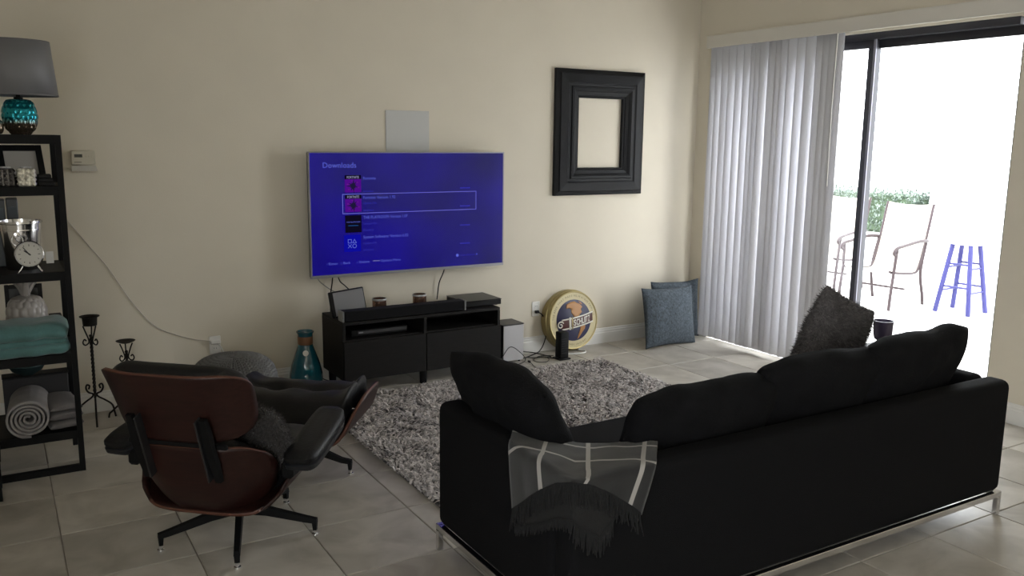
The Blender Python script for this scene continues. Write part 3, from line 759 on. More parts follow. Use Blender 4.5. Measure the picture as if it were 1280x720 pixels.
# ------------------------------------------------------------------ wrought-iron candle holders
def candle_stand(loc, rz, H, label, R=.12, dish=.052):
    t = tag(empty('candle_stand', loc, rz), label, 'candle holder', 'wrought-iron candle stands by the wall')
    cup = [(.001, H - .055), (dish * .72, H - .055), (dish * .78, H - .012), (dish * .8, H - .008), (dish * 1.02, H - .004), (dish * 1.04, H), (dish * .98, H), (dish * .74, H - .01), (dish * .7, H - .05), (.001, H - .05)]
    if H < .5: cup = [(.001, H - .016), (dish * .5, H - .014), (dish * .95, H - .004), (dish * 1.04, H), (dish * .95, H), (dish * .4, H - .009), (.001, H - .01)]
    G().lathe(cup, 28).build('dish', m_iron, t, 40)
    zt = H - (.055 if H >= .5 else .014); zs = H * .78 if H > .5 else H - .09
    for k in range(3):
        a = 2 * pi * k / 3 + .5; ca, sa = cos(a), sin(a)
        pr = spline([(dish * .75, zt), (.028, zs + .05), (.012, zs), (.016, zs - .02), (.034, zs - .028), (.045, zs - .012), (.036, zs + .006), (.026, zs - .004)], 5)
        pr = [(p[0], p[1]) for p in [(q.x, q.y) for q in [Vector((u[0], u[1], 0)) for u in pr]]]
        G().tube([(x * ca, x * sa, z) for x, z in pr], .0042, 6).build('scroll', m_iron, t, 60)
    zb = .17 if H > .5 else .13
    n = 60; G().rings([[((.0095) * cos(j * pi / 2 + i * .42), (.0095) * sin(j * pi / 2 + i * .42), zb - .02 + (zs + .03 - zb + .02) * i / n) for j in range(4)] for i in range(n + 1)]).build('twisted_stem', m_iron, t)
    for k in range(3):
        a = 2 * pi * k / 3 - .35; ca, sa = cos(a), sin(a)
        pr = spline([(.036, zb + .028, 0), (.03, zb + .048, 0), (.046, zb + .052, 0), (.052, zb + .03, 0), (.038, zb + .008, 0), (.012, zb, 0), (.02, zb - .02, 0), (.06, zb - .05, 0), (R * .85, zb - .09, 0), (R * .95, .03, 0), (R, 0.004, 0)], 5)
        G().tube([(p.x * ca, p.x * sa, p.y) for p in pr], .0055, 6).build('leg', m_iron, t, 60)
    return t
candle_stand((.425, 5.42, 0), radians(-75), .635, 'taller wrought-iron candle stand with deep cup beside the shelving unit')
candle_stand((.607, 5.42, 0), radians(-60), .47, 'shorter wrought-iron candle stand with flat dish behind the lounge chair')

# white cord on the wall
cable('lamp_cord', [(.3, 5.627, 1.24), (.37, 5.628, 1.16), (.47, 5.629, 1.01), (.56, 5.629, .88), (.68, 5.629, .66), (.80, 5.629, .50), (.92, 5.629, .43), (1.02, 5.629, .39), (1.14, 5.62, .365)], .0028, M('cord_white', (.55, .5, .44), .5), 'thin white cord hanging across the wall from shelving unit to outlet')
cable('lamp_cord', [(1.165, 5.62, .35), (1.185, 5.61, .33), (1.2, 5.6, .29), (1.215, 5.59, .22), (1.24, 5.57, .1), (1.26, 5.55, .006)], .004, m_white, 'short white cord dropping from the outlet behind the pouf')
tag(G().box(1.125, 1.19, 5.6, 5.6245, .345, .372, .006).build('white_plug', m_white, None), 'white plug in the outlet above the pouf', 'plug')

# ------------------------------------------------------------------ shelving unit
sx0, sx1, sy0, sy1 = -.72, .298, 4.633, 5.08
su = tag(empty('shelving_unit', (0, 0, 0)), 'tall open black metal shelving unit with five shelves by the left wall', 'shelving unit')
for x in (sx0, sx1 - .026):
    for y in (sy0, sy1 - .026): G().box(x, x + .026, y, y + .026, 0, 1.66).build('post', m_blackmetal, su)
levels = [1.66, 1.42, 1.012, .605, .215]
for i, z in enumerate(levels):
    G().box(sx0 + .026, sx1 - .026, sy0 + .002, sy0 + .026, z - .042, z).box(sx0 + .026, sx1 - .026, sy1 - .026, sy1 - .002, z - .042, z).box(sx0 + .002, sx0 + .026, sy0 + .026, sy1 - .026, z - .042, z).box(sx1 - .026, sx1 - .002, sy0 + .026, sy1 - .026, z - .042, z).build('shelf_rail', m_blackmetal, su)
    G().box(sx0 + .026, sx1 - .026, sy0 + .026, sy1 - .026, z - .016, z - .001).build('shelf_board', m_blackwood if i else m_blackmetal, su)
G().box(sx0 + .026, sx1 - .026, sy0 + .002, sy0 + .026, 0, .034).build('bottom_rail', m_blackmetal, su)
# neighbouring dark metal stand, of which only a foot shows
ms = tag(empty('metal_stand', (0, 0, 0)), 'black metal foot at the left edge of the photo before the shelving unit', 'stand')
for x in (-.42, -.088):
    for y in (4.40, 4.58): G().box(x, x + .022, y, y + .022, 0, .19).build('leg', m_blackmetal, ms)
G().box(-.425, -.06, 4.395, 4.607, .19, .205, .003).build('top', m_blackmetal, ms)

# lamp
m_merc = M('teal_mercury_glass', (.02, .3, .36), .12, .75)
def merc():
    nt = m_merc.node_tree; b = nt.nodes['Principled BSDF']; tc = nt.nodes.new('ShaderNodeTexCoord'); s = nt.nodes.new('ShaderNodeSeparateXYZ')
    nt.links.new(tc.outputs['Object'], s.inputs[0]); r = nt.nodes.new('ShaderNodeMapRange'); r.inputs[1].default_value = .045; r.inputs[2].default_value = .075
    nt.links.new(s.outputs[2], r.inputs[0]); mx = nt.nodes.new('ShaderNodeMix'); mx.data_type = 'RGBA'
    mx.inputs['A'].default_value = (.22, .17, .12, 1); mx.inputs['B'].default_value = (.015, .27, .33, 1)
    nt.links.new(r.outputs[0], mx.inputs['Factor']); nt.links.new(mx.outputs['Result'], b.inputs['Base Color'])
merc()
def faceted(prof, rows, cols, amp, c=(0, 0, 0)):
    P = spline([(r, z, 0) for r, z in prof], 12); n = len(P) - 1
    def f(a, b):
        p = P[int(round(b * n))]; row = b * rows; k0 = int(row); bumpv = 0
        for k in (k0 - 1, k0, k0 + 1):          # staggered dimples that interlock like a honeycomb
            fr = (row - k - .5) / .72; ca = a * cols + (.5 if k % 2 else 0); fc = (ca - math.floor(ca) - .5) / .56
            bumpv = max(bumpv, max(0, 1 - fr * fr - fc * fc) ** .5)
        r = p.x + amp * bumpv; return (c[0] + r * cos(2 * pi * a), c[1] + r * sin(2 * pi * a), c[2] + p.y)
    return G().grid(f, cols * 8, n, True)
lp = tag(empty('table_lamp', (.143, 4.84, 1.66)), 'table lamp with teal dimpled glass base and grey drum shade on the top shelf', 'lamp')
faceted([(.035, .0), (.045, .012), (.062, .035), (.07, .07), (.07, .1), (.062, .135), (.05, .158), (.035, .165), (.02, .167)], 8, 15, .008).build('glass_base', m_merc, lp, 180)
G().lathe([(.02, .166), (.02, .175), (.009, .178), (.009, .28), (.004, .285)], 16).build('stem', m_blackmetal, lp, 40)
m_shade = translucent('grey_linen_shade', (.2, .2, .215), .12)
G().lathe([(.172, .183), (.15, .435)], 56, cap=False).build('shade', m_shade, lp, 60, solid=.003)
G().lathe([(.173, .181), (.1742, .183), (.173, .189)], 56, cap=False).lathe([(.1505, .43), (.152, .434), (.150, .438)], 56, cap=False).build('shade_trim', M('shade_trim', (.14, .14, .15), .8), lp, 40)
gj = tag(empty('glass_jar', (.03, 4.75, 1.66)), 'low teal dimpled glass jar left of the lamp on the top shelf', 'jar')
faceted([(.02, .0), (.034, .008), (.038, .03), (.036, .055), (.028, .066), (.022, .066)], 4, 10, .004).build('jar_body', m_merc, gj, 180)
G().lathe([(.022, .064), (.025, .067), (.022, .071)], 20, cap=False).build('jar_rim', m_silver, gj, 60)

# second shelf: leaning frame, glass blocks, silver ornament
def leaning_frame(name, w, h, loc, rz, rx, label, mat, mat2=None, bw=.03, ry=0):
    t = empty(name, loc); t.rotation_euler = (rx, ry, rz); tag(t, label, 'picture frame')
    G().box(-w / 2, -w / 2 + bw, -.012, .008, 0, h, .002).box(w / 2 - bw, w / 2, -.012, .008, 0, h, .002).box(-w / 2 + bw, w / 2 - bw, -.012, .008, 0, bw, .002).box(-w / 2 + bw, w / 2 - bw, -.012, .008, h - bw, h, .002).build('frame', mat, t)
    G().box(-w / 2 + bw, w / 2 - bw, -.002, .006, bw, h - bw).build('picture', mat2 or m_white, t)
    return t
leaning_frame('photo_frame', .2, .19, (.14, 4.86, 1.4275), radians(12), radians(-20), 'black photo frame with pale mat leaning on the second shelf', m_blackmetal, M('pale_mat', (.42, .4, .37), .5), .028)
m_crys = M('crystal_glass', (.6, .58, .5), .08, .3, spec=.8, var=.6, vscale=60)
m_crysd = M('smoked_crystal', (.05, .045, .045), .08, .2, spec=.8, var=.6, vscale=50)
def votive_block(x, y, label, mat):
    t = tag(empty('crystal_votive', (x, y, 1.42)), label, 'candle holder', 'crystal votives on the second shelf')
    G().box(-.036, .036, -.036, .036, 0, .085, .004).build('block', mat, t)
    g = G()
    for s in range(4):
        for i in range(3):
            for j in range(4):
                mt = Matrix.Rotation(s * pi / 2, 4, 'Z') @ Matrix.Translation((-.022 + .022 * i, -.036, .012 + .02 * j))
                g.add([(-.009, 0, -.009), (.009, 0, -.009), (.009, 0, .009), (-.009, 0, .009), (0, -.006, 0)], [(0, 1, 4), (1, 2, 4), (2, 3, 4), (3, 0, 4)], mt)
    g.build('facets', mat, t)
    G().lathe([(.024, .086), (.024, .092), (.02, .092), (.001, .087)], 16).build('tealight', m_silver, t)
votive_block(.145, 4.70, 'pale faceted crystal votive at the front of the second shelf', m_crys)
votive_block(.06, 4.71, 'dark smoked crystal votive left of the pale one on the second shelf', m_crysd)
so = tag(empty('silver_ornament', (.0, 4.74, 1.42)), 'silver beaded ornament at the left edge of the second shelf', 'ornament')
G().lathe([(.018, 0), (.02, .004), (.006, .012), (.006, .1), (.001, .102)], 16).build('stand', m_chrome, so, 40)
g = G()
for k in range(26):
    z = -1 + 2 * (k + .5) / 26; a = k * 2.4; r = sqrt(1 - z * z)
    g.lathe([(.001, -.009), (.006, -.006), (.009, 0), (.006, .006), (.001, .009)], 8, (.024 * r * cos(a), .024 * r * sin(a), .128 + .024 * z))
g.build('beads', m_chrome, so, 60)
bk = tag(empty('book_stack', (.225, 4.78, 1.42)), 'little stack of dark boxes at the right of the second shelf', 'box')
for k in range(3): G().box(-.03, .038 - k * .006, -.05, .05, k * .018, k * .018 + .016, .002).build('box_layer', m_blackwood, bk)

# third shelf: ice bucket, alarm clock, books
ib = tag(empty('ice_bucket', (.105, 4.83, 1.012)), 'polished steel ice bucket with ring handle on the third shelf', 'bucket')
G().lathe([(.001, 0), (.068, 0), (.072, .006), (.09, .2), (.092, .222), (.097, .226), (.097, .236), (.09, .236), (.086, .2), (.068, .01), (.001, .008)], 48).build('pail', m_chrome, ib, 40)
G().lathe([(.0875, .19), (.0905, .192), (.0905, .198), (.0882, .2)], 48, cap=False).build('band', m_chrome, ib, 40)
rp = [(-.02 + .024 * cos(a * pi / 12), -.094 - .01 * (1 - sin(a * pi / 12)), .15 + .024 * sin(a * pi / 12)) for a in range(25)]
G().tube(rp, .0035, 8).build('ring_handle', m_chrome, ib, 60)
G().lathe([(.001, .0), (.012, .0), (.012, .012), (.001, .014)], 12, mat=Matrix.Translation((-.02, -.085, .175)) @ Matrix.Rotation(pi / 2, 4, 'X')).build('handle_boss', m_chrome, ib, 40)
ck = empty('alarm_clock', (.131, 4.675, 1.012), radians(-12)); tag(ck, 'round chrome alarm clock with pale dial before the ice bucket', 'clock')
cm = Matrix.Translation((0, 0, .088)) @ Matrix.Rotation(radians(90 - 8), 4, 'X')
G().lathe([(.001, -.035), (.05, -.03), (.062, -.012), (.064, .012), (.06, .016), (.057, .012), (.055, .006)], 40, mat=cm, cap=False).build('case', m_chrome, ck, 40)
G().lathe([(.001, .007), (.056, .007), (.056, .004), (.001, .004)], 40, mat=cm).build('dial', M('dial', (.55, .54, .5), .4), ck)
g = G()
for k in range(12):
    a = k * pi / 6; L = .010 if k % 3 == 0 else .006
    g.box(-.0014, .0014, .047 - L, .047, .0072, .0078, 0, cm @ Matrix.Rotation(a, 4, 'Z'))
g.build('hour_marks', m_black, ck)
g = G().box(-.0025, .0025, -.008, .028, .0085, .0092, 0, cm @ Matrix.Rotation(radians(52), 4, 'Z')).box(-.0018, .0018, -.008, .042, .0095, .0102, 0, cm @ Matrix.Rotation(radians(38), 4, 'Z')).lathe([(.001, .008), (.004, .008), (.004, .0108), (.001, .0108)], 12, mat=cm)
g.build('hands', m_black, ck)
for s in (-1, 1): G().tube([(s * .03, .0, .034), (s * .042, -.004, .012), (s * .05, -.006, .004)], lambda t: .005 + .001 * t, 8).build('leg', m_chrome, ck, 60)
m_binder = M('dark_binding', (.02, .024, .028), .4)
bq = [(-.09, .05, .31, (.012, .012, .014)), (-.03, .055, .325, (.016, .018, .02)), (.025, .05, .33, (.022, .03, .036)), (.08, .052, .335, (.02, .026, .032))]
for k, (x, w, h, c) in enumerate(bq):
    t = empty('box_file', (x, 5.0, 1.012)); lb = ['leftmost black box file at the back of the third shelf', 'second black box file from the left on the third shelf', 'dark slate box file behind the steel ice bucket', 'rightmost slate box file behind the ice bucket on the third shelf'][k]
    tag(t, lb, 'box file', 'box files on the third shelf')
    G().box(-w / 2 + .001, w / 2 - .001, -.055, .053, 0, h, .003).build('cover', M('binding', c, .4), t)
    G().box(-w / 2 + .008, w / 2 - .008, -.0562, -.055, h * .72, h * .88).build('spine_label', M('spine', tuple(q * 2.2 for q in c), .5), t)
tag(G().box(-.015, .02, -.003, .003, 0, .06, .001, Matrix.Translation((.225, 4.95, 1.0145)) @ Matrix.Rotation(radians(-12), 4, 'X')).build('greeting_card', m_white, None), 'small pale card leaning at the right of the third shelf', 'card')

# fourth shelf: folded teal blanket, pineapple, dark frame
def folded(name, w, d, h, loc, rz, mat, label, layers=2, wr=.012, seed=0):
    """folded blanket: a long rounded fold over the front, layered below"""
    t = tag(empty(name, loc, rz), label, 'blanket')
    lh = h / layers
    for k in range(layers):
        def f(a, b, k=k):
            th = 2 * pi * b; u = 2 * a - 1
            cx, sz = cos(th), sin(th)
            ee = .42
            y = d / 2 * (1 if cx > 0 else -1) * abs(cx) ** ee * (1 - .03 * k); z = lh / 2 * (1 if sz > 0 else -1) * abs(sz) ** .6
            x = w / 2 * u
            endr = max(0, 1 - abs(u) ** 6) ** .5
            n = noise.noise(Vector((x * 6 + seed, y * 5, k * 4 + z * 3))) * wr
            return (x + .004 * sin(th * 3), y + n * .7, lh * (k + .5) + z * (.2 + .8 * endr) * 1.04 + n * (.8 if sz > 0 and k == layers - 1 else .15) * endr - (.012 * (u * u) if k == layers - 1 and sz > 0 else 0))
        g = G(); nu, nv = 26, 36
        R = [[f(i / nu, j / nv) for j in range(nv)] for i in range(nu + 1)]
        g.rings(R)
        o = g.build('fold', mat, t, 180)
        mz = min(v.co.z for v in o.data.vertices)
        if k == 0: o.location.z = -mz + .0005
    return t
# teal blanket: outer wrap with rolled inner edge
tb = tag(empty('teal_blanket', (.1, 4.77, .605)), 'folded teal fleece blanket on the fourth shelf', 'blanket')
def wrap(w, pts, th, seed, wr=.008, endround=.03):
    P = spline(pts, 7); n = len(P)
    def f(a, b):
        u = 2 * a - 1; p = P[int(round(b * (n - 1)))]
        q = p + Vector((0, 0, 0)); nn = noise.noise(Vector((u * 2.2 + seed, p.y * 9, p.z * 9))) * wr
        k = 1 - .32 * max(0, (abs(u) - .7) / .3) ** 2.5
        return (w / 2 * u + .006 * sin(p.z * 40 + u), .0 + (p.y + nn * .6) * (k * .3 + .7), max(.075 + (p.z + nn - .075) * k, th * .55))
    return G().grid(f, 24, n - 1)
wrap(.325, [(0, -.06, .048), (0, -.095, .045), (0, -.11, .065), (0, -.10, .085), (0, -.125, .098), (0, -.13, .118), (0, -.09, .145), (0, .05, .152), (0, .12, .13), (0, .14, .08), (0, .12, .02), (0, 0, .012), (0, -.11, .012), (0, -.13, .028), (0, -.12, .045), (0, -.07, .042)], .02, 1.5).build('outer_fold', m_teal, tb, 180, solid=.022)
G().grid(lambda a, b: (-.15 + .28 * a, .0 + .07 * cos(2 * pi * b), .085 + .038 * sin(2 * pi * b)), 12, 20).build('inner_fold', m_teal, tb, 180, solid=.01)
G().tube([(-.14, -.1, .07), (0, -.102, .066), (.10, -.1, .068)], .018, 12).build('rolled_edge', m_teal, tb, 180)
m_ceramic = M('grey_white_ceramic', (.36, .335, .315), .3, coat=.3)
pa = tag(empty('ceramic_pineapple', (.105, 4.955, .605)), 'pale ceramic pineapple behind the teal blanket', 'ornament')
faceted([(.03, .0), (.06, .01), (.078, .06), (.085, .12), (.08, .19), (.06, .235), (.03, .25), (.01, .252)], 10, 14, .012).build('fruit', m_ceramic, pa, 180)
for k in range(14):
    a = k * 2.4; tl = .3 + .75 * (k / 13.)
    L = .06 + .05 * (1 - tl * .5); out = .03 + .05 * (1 - k / 15.)
    P = spline([(.01, 0, .24), (.01 + out * .4, 0, .25 + L * .5), (.01 + out * .9, 0, .25 + L * .9), (.01 + out * 1.3, 0, .25 + L * .85)], 3)
    def lf(u, v, P=P):
        p = P[int(round(v * (len(P) - 1)))]; w = .014 * (1 - v ** 2) + .0015; return (p.x - .004 * (2 * u - 1) ** 2, (2 * u - 1) * w, p.z)
    G().grid(lf, 4, len(P) - 1, mat=Matrix.Rotation(a, 4, 'Z')).build('leaf', m_ceramic, pa, 180, solid=.004)
leaning_frame('photo_frame', .17, .29, (.1, 5.05, .6105), radians(-4), radians(0), 'dark empty-looking frame standing behind the ceramic pineapple', m_blackwood, M('dark_picture', (.04, .04, .04), .5), .02, ry=radians(0))
tag(G().box(.205, .262, 4.93, 5.04, .605, .74, .003).build('black_box', m_blackmatte, None), 'small black box right of the pineapple on the fourth shelf', 'box')

# bottom shelf: rolled grey blanket, folded grey blanket, dark crate, teal bowl
rb = tag(empty('rolled_blanket', (.07, 4.67, .215), radians(-4)), 'light grey blanket rolled up on the bottom shelf', 'blanket')
rb_r = .096
def spiral(n, turns, r0, r1): return [((r0 + (r1 - r0) * i / n) * cos(2 * pi * turns * i / n + 1.0), (r0 + (r1 - r0) * i / n) * sin(2 * pi * turns * i / n + 1.0)) for i in range(n + 1)]
SP = spiral(150, 4.6, .012, .09)
def rf(a, b):
    x, z = SP[int(round(a * 150))]; y = -.055 + .33 * b
    n = noise.noise(Vector((x * 9, y * 7, z * 9))) * .006; k = 1 + n * 3
    return (x * 1.08 * k, y + .01 * sin(a * 30), max(.092 + z * .98 * k, .008))
G().grid(rf, 150, 10).build('rolled_cloth', m_greyknit, rb, 180, solid=.010)
gf = folded('folded_blanket', .15, .3, .135, (.215, 4.81, .2155), radians(6), m_greydark, 'darker grey folded blanket right of the rolled one on the bottom shelf', 3, .016, 5)
cr_ = tag(empty('dark_crate', (.12, 5.015, .2155)), 'dark fabric crate at the back of the bottom shelf', 'crate')
G().box(-.15, .15, -.035, .05, 0, .21, .006).build('crate_body', M('dark_fabric', (.03, .029, .031), .9), cr_)
G().box(-.152, .152, -.037, .052, .211, .22, .002).build('crate_rim', m_blackmatte, cr_)
bw = tag(empty('teal_bowl', (.085, 5.0, .4355)), 'wide dark teal bowl on the dark crate of the bottom shelf', 'bowl')
G().lathe([(.001, 0), (.03, 0), (.034, .004), (.07, .025), (.088, .055), (.085, .057), (.066, .03), (.03, .008), (.001, .007)], 36).build('bowl_body', M('dark_teal_glaze', (.012, .028, .03), .35), bw, 50)
G().lathe([(.0855, .056), (.0885, .058), (.0895, .055)], 36, cap=False).build('rim', M('teal_rim', (.05, .1, .105), .3), bw, 50)

# ------------------------------------------------------------------ lounge chair
def shell(w0, w1, pts, wrap_, rnd=.3, nu=24, nv=16, lift=0):
    """bent plywood: pts = (y,z) profile bottom->top, widths w0 (bottom) -> w1 (top); sides come forward (wrap_) along the normal"""
    P = spline([(0, y, z) for y, z in pts], 8); n = len(P) - 1
    def f(a, b):
        u, v = 2 * a - 1, 2 * b - 1
        uu = u * sqrt(1 - rnd * v ** 4); vv = v * sqrt(1 - rnd * u ** 4)
        t = (vv + 1) / 2; i = min(int(t * n), n - 1); fr = t * n - i
        p = P[i].lerp(P[i + 1], fr); tg = (P[min(i + 1, n)] - P[max(i - 1, 0)]).normalized()
        nr = Vector((0, tg.z, -tg.y))
        w = w0 + (w1 - w0) * t
        s = abs(uu); k = max(0, s - .25) / .75
        fwd = wrap_ * k ** 1.8
        q = p + Vector((0, .97, .1)) * fwd
        return (w / 2 * uu * (1 - .06 * k * k), q.y, q.z)
    return G().grid(f, nu, nv)
def wing_shell(w, pts, wing, nu=28, nv=16, rnd=.35): return shell(w, w, pts, wing, rnd, nu, nv)
CR = radians(-42)
lc = tag(empty('lounge_chair', (.80, 3.556, 0), CR), 'rosewood and black leather lounge chair seen from behind', 'chair')
def star_base(root, n, R, a0, zh=.115, col_top=.2):
    G().lathe([(.0, .085), (.03, .088), (.036, .1), (.036, .125), (.026, .132), (.02, .135), (.02, col_top), (.001, col_top)], 20).build('column', m_blackmetal, root, 40)
    for k in range(n):
        a = a0 + 2 * pi * k / n
        mt = Matrix.Rotation(a, 4, 'Z')
        R_ = []
        for x, zt, zb, w in ((.02, .13, .088, .017), (.12, .118, .083, .016), (R - .045, .083, .058, .014), (R + .006, .073, .052, .013)):
            R_.append([(x, -w, zb), (x, w, zb), (x, w * .8, zt), (x, -w * .8, zt)])
        lg = G().rings(R_, mat=mt).rings([[(R - .014, -.012, .06), (R + .006, -.012, .06), (R + .006, .012, .06), (R - .014, .012, .06)], [(R - .01, -.01, .022), (R + .004, -.01, .022), (R + .004, .01, .022), (R - .01, .01, .022)]], mat=mt).build('leg', m_blackmetal, root)
        G().lathe([(.008, .022), (.008, .008), (.014, .006), (.015, 0)], 14, (R - .002, 0, 0), mat=mt).build('glide', m_chrome, lg, 40)
star_base(lc, 5, .325, radians(182) - CR, col_top=.235)
# seat shell (curves up at both sides)
def section(a, f, r, th):
    """half cross-section of bent plywood by arc length: flat, bend, straight flank -> (x, rise)"""
    sg = -1 if a < 0 else 1; a = abs(a)
    if a < f: return sg * a, 0
    if a < f + r * th: p = (a - f) / r; return sg * (f + r * sin(p)), r * (1 - cos(p))
    d = a - f - r * th; return sg * (f + r * sin(th) + d * cos(th)), r * (1 - cos(th)) + d * sin(th)
def seat_shell_fn(w, y0, y1, z0, z1, lift, ps=.5):
    def f(a, b):
        u, v = 2 * a - 1, 2 * b - 1
        rd = .58 if v < 0 else .3; uu = u * sqrt(1 - rd * v ** 4); vv = v * sqrt(1 - rd * u ** 4)
        t = (vv + 1) / 2; x, dz = section(uu * w / 2, ps, .11, 1.2)
        y = y0 + (y1 - y0) * t; z = z0 + (z1 - z0) * t
        return (x, y, z + dz)
    return f
LS = G().grid(seat_shell_fn(.88, -.31, .28, .225, .30, .23, .2), 32, 16).build('seat_shell', m_wood, lc, 180, solid=.013, rim=m_woodedge)
def seat_cush(w, y0, y1, z0, z1, lift, th):
    b0 = seat_shell_fn(w, y0 + .02, y1 - .02, z0 + .012, z1 + .012, lift, .19)
    def top(a, b):
        p = b0(a, b); u, v = 2 * a - 1, 2 * b - 1
        h = th * (max(0, 1 - abs(u) ** 5) ** .5) * (max(0, 1 - abs(v) ** 5) ** .5)
        return (p[0] * (1 - .1 * h / th * abs(u) ** 3), p[1], p[2] + h + .012 * noise.noise(Vector((p[0] * 8, p[1] * 8, 2))))
    return G().grid(b0, 28, 18).grid(top, 28, 18)
weld(seat_cush(.76, -.23, .30, .245, .315, .13, .12).build('seat_cushion', m_leather, lc, 180))
back_pts = [(-.285, .225), (-.335, .29), (-.38, .39), (-.425, .535)]
head_pts = [(-.425, .555), (-.46, .66), (-.50, .76), (-.535, .835)]
LB = shell(.46, .70, back_pts, .17, .38).build('back_shell', m_wood, lc, 180, solid=.013, rim=m_woodedge)
LH = shell(.60, .655, head_pts, .11, .34).build('head_shell', m_wood, lc, 180, solid=.013, rim=m_woodedge)
def back_cush(w0, w1, pts, wrap_, th):
    pts2 = [(y + .012, z + .002) for y, z in pts]
    base = shell(w0 - .03, w1 - .03, pts2, wrap_, .5)
    g = G(); nu, nv = 24, 16
    vs = [Vector(p) for p in base.v]; w = nu + 1; out = []
    for j in range(nv + 1):
        for i in range(w):
            u, v = 2 * i / nu - 1, 2 * j / nv - 1; p = vs[j * w + i]
            h = th * (max(0, 1 - abs(u) ** 5) ** .5) * (max(0, 1 - abs(v) ** 5) ** .5)
            out.append(p + Vector((0, .93, .36)) * h)
    g.add(vs, base.f); g.add(out, base.f); return g
weld(back_cush(.40, .64, back_pts, .13, .10).build('back_cushion', m_leather, lc, 180))
weld(back_cush(.60, .65, head_pts, .08, .11).build('head_cushion', m_leather, lc, 180))
for s in (-1, 1):   # black braces joining the two back shells
    x = s * .145
    pr = [(-.392, .40, 0), (-.425, .49, 0), (-.448, .545, 0), (-.465, .61, 0), (-.485, .67, 0)]
    R = []
    for k, (y, z, _) in enumerate(pr):
        w = .02 if k not in (0, 4) else .014
        R.append([(x - w, y + .004, z), (x + w, y + .004, z), (x + w * .8, y - .014, z - .004), (x - w * .8, y - .014, z - .004)])
    G().rings(R).build('brace', m_blackmetal, lc, 50)
    G().box(x - s * .026 - .004, x - s * .026 + .004, 0, .04, 0, .27, .002, Matrix.Translation((0, -.425, .40)) @ Matrix.Rotation(radians(17), 4, 'X')).build('brace_flange', m_greymetal, lc)
G().box(-.2, .2, -.432, -.415, .535, .555, .004).build('gap_bar', m_blackmetal, lc)
for s in (-1, 1):
    am = Matrix.Translation((s * .375, -.05, .455)) @ Matrix.Rotation(radians(8), 4, 'X') @ Matrix.Rotation(s * radians(4), 4, 'Z')
    def ring_(w, l0, l1, z, n=28):
        out = []
        for k in range(n):
            a = 2 * pi * k / n; ca, sa = cos(a), sin(a)
            out.append((w * (1 if ca > 0 else -1) * abs(ca) ** .4, ((l1 + l0) / 2) + (l1 - l0) / 2 * (1 if sa > 0 else -1) * abs(sa) ** .4, z + .012 * (sa > .2) * sa))
        return [(x * 1.15, y * .88, z) for x, y, z in out]
    G().rings([ring_(.052, -.22, .23, -.028), ring_(.06, -.235, .245, -.02), ring_(.062, -.24, .25, .0), ring_(.056, -.235, .243, .005)], mat=am).build('armrest', M('armrest_shell', (.012, .013, .016), .45, spec=.3), lc, 50)
    G().rings([ring_(.056, -.235, .243, .006), ring_(.061, -.24, .25, .014), ring_(.061, -.24, .25, .03), ring_(.05, -.22, .235, .044), ring_(.03, -.18, .2, .047)], mat=am).build('arm_pad', m_leather, lc, 50)
    G().box(s * .33 - .02, s * .33 + .03, -.24, -.1, .36, .43, .012).build('arm_bracket', m_blackmetal, lc)

# fur pillow on the chair
def furry(o, n, L, mat, seed=1):
    random.seed(seed); V = []; F = []
    me = o.data; polys = [p for p in me.polygons]
    areas = [p.area for p in polys]; tot = sum(areas)
    for p in polys:
        k = n * p.area / tot; cnt = int(k) + (random.random() < k - int(k))
        vs = [me.vertices[i].co for i in p.vertices]
        for _ in range(cnt):
            a, b = random.random(), random.random(); q = vs[0].lerp(vs[1], a).lerp(vs[-1].lerp(vs[2], a), b)
            nr = p.normal; tg = Vector((random.gauss(0, 1), random.gauss(0, 1), random.gauss(0, 1) - .9)); d = (nr * .5 + tg.normalized() * .8).normalized() * L * random.uniform(.6, 1.3)
            if d.dot(nr) < 0: d -= nr * d.dot(nr)
            s = nr.cross(d).normalized() * .0016; o_ = len(V)
            V += [q - s, q + s, q + d + nr * .004]; F.append((o_, o_ + 1, o_ + 2))
    me2 = bpy.data.meshes.new('fur'); me2.from_pydata([tuple(v) for v in V], [], F); me2.materials.append(mat)
    h = bpy.data.objects.new('fur', me2); C.objects.link(h); h.parent = o; h['kind'] = 'stuff'
    return h
fpil = pillow('fur_pillow', .32, .28, .12, m_fur, (.88, 3.36, .385), CR + radians(-25), radians(24), radians(8), 'small dark grey fur pillow lying in the lounge chair', 'pillow', seed=8, conc=.03, p=2.6)
furry(fpil, 9000, .018, m_furhair, 2)

